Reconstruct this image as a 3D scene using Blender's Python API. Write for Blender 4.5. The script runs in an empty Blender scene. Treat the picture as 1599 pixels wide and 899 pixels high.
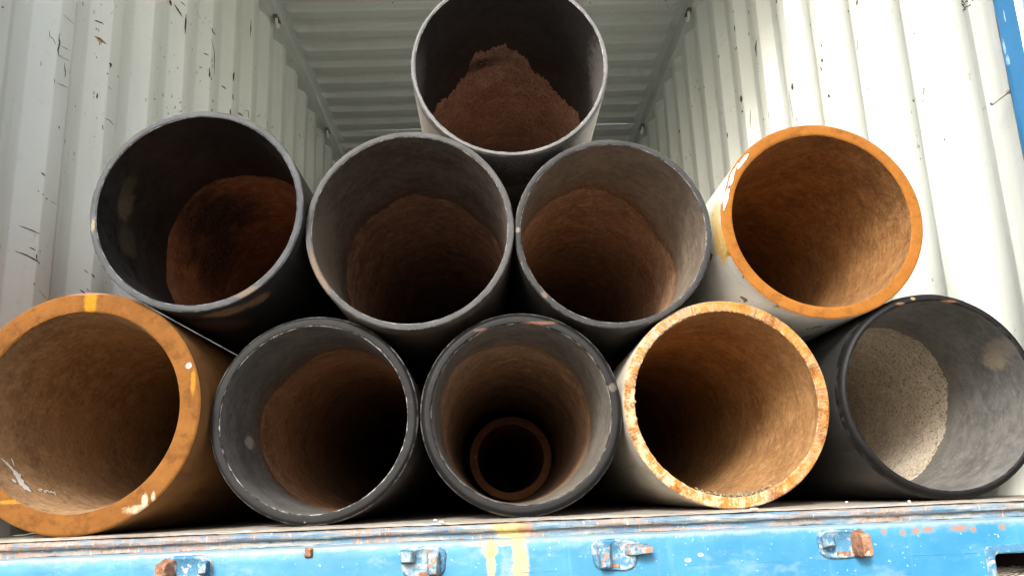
import bpy, bmesh, math, random
import numpy as np
from mathutils import Vector, Matrix

scene = bpy.context.scene
COL = scene.collection
rnd = random.Random(11)

# ------------------------------------------------------------------ camera, sky, sun, exposure
cam_d = bpy.data.cameras.new('camera')
cam_d.sensor_width = 36.0
cam_d.lens = 29.69
cam_d.clip_start = 0.02
cam_d.clip_end = 2000
cam = bpy.data.objects.new('camera', cam_d)
COL.objects.link(cam)
right = Vector((0.99901532, -0.02126901, -0.03893604))
up = Vector((0.03273244, -0.23908632, 0.97044645))
fwd = Vector((0.02994951, 0.97076535, 0.23815471))
cam.matrix_world = Matrix(((right.x, up.x, -fwd.x, -0.03724), (right.y, up.y, -fwd.y, -1.66514),
                           (right.z, up.z, -fwd.z, 0.04491), (0, 0, 0, 1)))
scene.camera = cam

SUN_EL, SUN_AZ_LEFT = 29.0, 17.0       # degrees above the horizon, degrees to the left behind the camera
world = bpy.data.worlds.new('World')
scene.world = world
world.use_nodes = True
wt = world.node_tree
for n in list(wt.nodes):
    wt.nodes.remove(n)
w_out = wt.nodes.new('ShaderNodeOutputWorld')
w_bg = wt.nodes.new('ShaderNodeBackground')
w_hs = wt.nodes.new('ShaderNodeHueSaturation')
w_sky = wt.nodes.new('ShaderNodeTexSky')
w_sky.sky_type = 'NISHITA'
w_sky.sun_disc = False
w_sky.sun_elevation = math.radians(SUN_EL)
w_sky.sun_rotation = math.radians(180 + SUN_AZ_LEFT)
w_sky.air_density = 1.0
w_sky.dust_density = 5.0
w_sky.ozone_density = 1.0
w_hs.inputs['Saturation'].default_value = 0.6
w_bg.inputs['Strength'].default_value = 0.15
wt.links.new(w_sky.outputs['Color'], w_hs.inputs['Color'])
wt.links.new(w_hs.outputs['Color'], w_bg.inputs['Color'])
wt.links.new(w_bg.outputs['Background'], w_out.inputs['Surface'])

sun_d = bpy.data.lights.new('sun', 'SUN')
sun_d.energy = 2.5
sun_d.angle = math.radians(14)
sun_d.color = (1.0, 0.95, 0.87)
sun = bpy.data.objects.new('sun', sun_d)
COL.objects.link(sun)
_e, _a = math.radians(SUN_EL), math.radians(SUN_AZ_LEFT)
to_sun = Vector((-math.sin(_a) * math.cos(_e), -math.cos(_a) * math.cos(_e), math.sin(_e)))
sun.rotation_euler = to_sun.to_track_quat('Z', 'Y').to_euler()

scene.view_settings.view_transform = 'Standard'
scene.view_settings.look = 'None'
scene.view_settings.gamma = 1.0
scene.view_settings.use_curve_mapping = False
scene.view_settings.exposure = 1.2
scene.cycles.max_bounces = 10
scene.cycles.diffuse_bounces = 7
scene.cycles.use_denoising = True

# ------------------------------------------------------------------ node helper
class Mat:
    def __init__(s, name, rough=0.7, metal=0.0, spec=0.4):
        s.mat = bpy.data.materials.new(name)
        s.mat.use_nodes = True
        s.t = s.mat.node_tree
        for n in list(s.t.nodes):
            s.t.nodes.remove(n)
        s.o = s.t.nodes.new('ShaderNodeOutputMaterial')
        s.b = s.t.nodes.new('ShaderNodeBsdfPrincipled')
        s.t.links.new(s.b.outputs[0], s.o.inputs[0])
        s.b.inputs['Roughness'].default_value = rough
        s.b.inputs['Metallic'].default_value = metal
        s.b.inputs['Specular IOR Level'].default_value = spec
        s.co = s.t.nodes.new('ShaderNodeTexCoord').outputs['Object']
        s._xyz = None
    def put(s, sock, v):
        if isinstance(v, bpy.types.NodeSocket):
            s.t.links.new(v, sock)
        elif isinstance(v, (tuple, list)) and sock.type == 'RGBA':
            sock.default_value = tuple(v)[:3] + (1.0,)
        else:
            sock.default_value = v
    def m(s, op, a, b=0.0):
        n = s.t.nodes.new('ShaderNodeMath'); n.operation = op
        s.put(n.inputs[0], a); s.put(n.inputs[1], b)
        return n.outputs[0]
    def vmul(s, v, k):
        n = s.t.nodes.new('ShaderNodeVectorMath'); n.operation = 'MULTIPLY'
        s.put(n.inputs[0], v); n.inputs[1].default_value = k
        return n.outputs[0]
    def xyz(s):
        if s._xyz is None:
            n = s.t.nodes.new('ShaderNodeSeparateXYZ'); s.put(n.inputs[0], s.co)
            s._xyz = n.outputs
        return s._xyz
    def comb(s, x, y, z):
        n = s.t.nodes.new('ShaderNodeCombineXYZ')
        for i, v in enumerate((x, y, z)):
            s.put(n.inputs[i], v)
        return n.outputs[0]
    def noise(s, scale, detail=4.0, rough=0.55, dist=0.0, vec=None, off=0.0):
        n = s.t.nodes.new('ShaderNodeTexNoise')
        v = s.co if vec is None else vec
        if off:
            a = s.t.nodes.new('ShaderNodeVectorMath'); a.operation = 'ADD'
            s.put(a.inputs[0], v); a.inputs[1].default_value = (off, off * 1.7, off * 0.6)
            v = a.outputs[0]
        s.put(n.inputs['Vector'], v)
        n.inputs['Scale'].default_value = scale
        n.inputs['Detail'].default_value = detail
        n.inputs['Roughness'].default_value = rough
        n.inputs['Distortion'].default_value = dist
        return n.outputs['Fac']
    def vor(s, scale, vec=None, feature='F1', rand=1.0):
        n = s.t.nodes.new('ShaderNodeTexVoronoi'); n.feature = feature
        s.put(n.inputs['Vector'], s.co if vec is None else vec)
        n.inputs['Scale'].default_value = scale
        n.inputs['Randomness'].default_value = rand
        return n.outputs['Distance']
    def step(s, v, a, b):
        n = s.t.nodes.new('ShaderNodeMapRange'); n.interpolation_type = 'SMOOTHSTEP'
        s.put(n.inputs['Value'], v)
        lo, hi, c, d = (a, b, 0.0, 1.0) if a < b else (b, a, 1.0, 0.0)
        n.inputs['From Min'].default_value = lo; n.inputs['From Max'].default_value = hi
        n.inputs['To Min'].default_value = c; n.inputs['To Max'].default_value = d
        return n.outputs['Result']
    def mix(s, f, a, b):
        n = s.t.nodes.new('ShaderNodeMix'); n.data_type = 'RGBA'
        s.put(n.inputs[0], f); s.put(n.inputs[6], a); s.put(n.inputs[7], b)
        return n.outputs[2]
    def attr(s, name):
        n = s.t.nodes.new('ShaderNodeAttribute'); n.attribute_name = name
        return n.outputs['Fac']
    def blob(s, c, r, amount=0.5, scale=60.0, soft=0.3, edge=1.0):
        """1 inside an uneven ellipsoid patch round c with half-sizes r (object space)"""
        n = s.t.nodes.new('ShaderNodeVectorMath'); n.operation = 'SUBTRACT'
        s.put(n.inputs[0], s.co); n.inputs[1].default_value = c
        d = s.t.nodes.new('ShaderNodeVectorMath'); d.operation = 'DIVIDE'
        s.put(d.inputs[0], n.outputs[0]); d.inputs[1].default_value = r
        l = s.t.nodes.new('ShaderNodeVectorMath'); l.operation = 'LENGTH'
        s.put(l.inputs[0], d.outputs[0])
        n1, n2 = s.noise(scale, 5, 0.7), s.noise(scale * 4.3, 4, 0.7, off=1.9)
        v = s.m('ADD', l.outputs['Value'], s.m('MULTIPLY', s.m('SUBTRACT', n1, 0.5), amount * 2.6))
        v = s.m('ADD', v, s.m('MULTIPLY', s.m('SUBTRACT', n2, 0.5), amount * 2.2))
        return s.m('MULTIPLY', s.step(v, edge + soft, edge - soft), s.m('ADD', 0.45, s.m('MULTIPLY', s.step(n2, 0.35, 0.6), 0.5)))
    def done(s, color, rough=None, bump=None, strength=0.3, dist=0.002, metal=None):
        s.put(s.b.inputs['Base Color'], color)
        if rough is not None:
            s.put(s.b.inputs['Roughness'], rough)
        if metal is not None:
            s.put(s.b.inputs['Metallic'], metal)
        if bump is not None:
            n = s.t.nodes.new('ShaderNodeBump')
            n.inputs['Strength'].default_value = strength
            n.inputs['Distance'].default_value = dist
            s.put(n.inputs['Height'], bump)
            s.t.links.new(n.outputs[0], s.b.inputs['Normal'])
        return s.mat

# ------------------------------------------------------------------ object helpers
def link(name, me, mat, parent=None, loc=(0, 0, 0)):
    o = bpy.data.objects.new(name, me)
    COL.objects.link(o)
    if mat is not None:
        me.materials.clear(); me.materials.append(mat)
    if parent is not None:
        o.parent = parent
    o.location = loc
    return o

def mesh(name, verts, faces, smooth=False, sharp=None):
    me = bpy.data.meshes.new(name)
    me.from_pydata([tuple(map(float, v)) for v in verts], [], faces)
    me.validate()
    if smooth:
        me.polygons.foreach_set('use_smooth', [True] * len(me.polygons))
        if sharp:
            me.set_sharp_from_angle(angle=math.radians(sharp))
    me.update()
    return me

def thing(name, label, cat, loc, group=None):
    o = bpy.data.objects.new(name, None)
    o.empty_display_size = 0.1
    COL.objects.link(o)
    o.location = loc
    tag(o, label, cat, group)
    return o

def tag(o, label=None, cat=None, group=None, kind=None):
    if label: o['label'] = label
    if cat: o['category'] = cat
    if group: o['group'] = group
    if kind: o['kind'] = kind
    return o

def box_vf(x0, x1, y0, y1, z0, z1):
    v = [(x0, y0, z0), (x1, y0, z0), (x1, y1, z0), (x0, y1, z0), (x0, y0, z1), (x1, y0, z1), (x1, y1, z1), (x0, y1, z1)]
    f = [(0, 3, 2, 1), (4, 5, 6, 7), (0, 1, 5, 4), (1, 2, 6, 5), (2, 3, 7, 6), (3, 0, 4, 7)]
    return v, f

def bevel_box(name, x0, x1, y0, y1, z0, z1, bev=0.003, seg=2, jit=0.0, seed=0):
    v, f = box_vf(x0, x1, y0, y1, z0, z1)
    r = random.Random(seed)
    v = [tuple(c + r.uniform(-jit, jit) for c in p) for p in v]
    bm = bmesh.new()
    bv = [bm.verts.new(p) for p in v]
    for q in f:
        bm.faces.new([bv[i] for i in q])
    bmesh.ops.bevel(bm, geom=bm.edges[:], offset=bev, segments=seg, affect='EDGES', profile=0.5)
    me = bpy.data.meshes.new(name)
    bm.to_mesh(me); bm.free()
    me.polygons.foreach_set('use_smooth', [True] * len(me.polygons))
    me.set_sharp_from_angle(angle=math.radians(40))
    return me

def wob(seed, octs=((3, 1.0), (7, 0.6), (15, 0.4), (31, 0.3))):
    """a periodic uneven function of an angle, roughly -1..1"""
    r = random.Random(seed)
    ps = [(k + r.randint(0, 2), a, r.uniform(0, 6.283)) for k, a in octs]
    tot = sum(a for _, a, _ in ps)
    return lambda t: sum(a * math.sin(k * t + p) for k, a, p in ps) / tot * 1.6

def lathe(name, profile, seg=256, inward=False, sharp=35, rfun=None, yfun=None):
    """surface of revolution round the Y axis from (r, y) pairs"""
    vs, fs = [], []
    n = len(profile)
    for i in range(seg):
        t = 2 * math.pi * i / seg
        c, s_ = math.cos(t), math.sin(t)
        for j, (r, y) in enumerate(profile):
            rr = r + (rfun(t, j) if rfun else 0.0)
            yy = y + (yfun(t, j) if yfun else 0.0)
            vs.append((rr * c, yy, rr * s_))
    for i in range(seg):
        k = (i + 1) % seg
        for j in range(n - 1):
            q = (i * n + j, k * n + j, k * n + j + 1, i * n + j + 1)
            fs.append(q if inward else q[::-1])
    return mesh(name, vs, fs, True, sharp)

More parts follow.
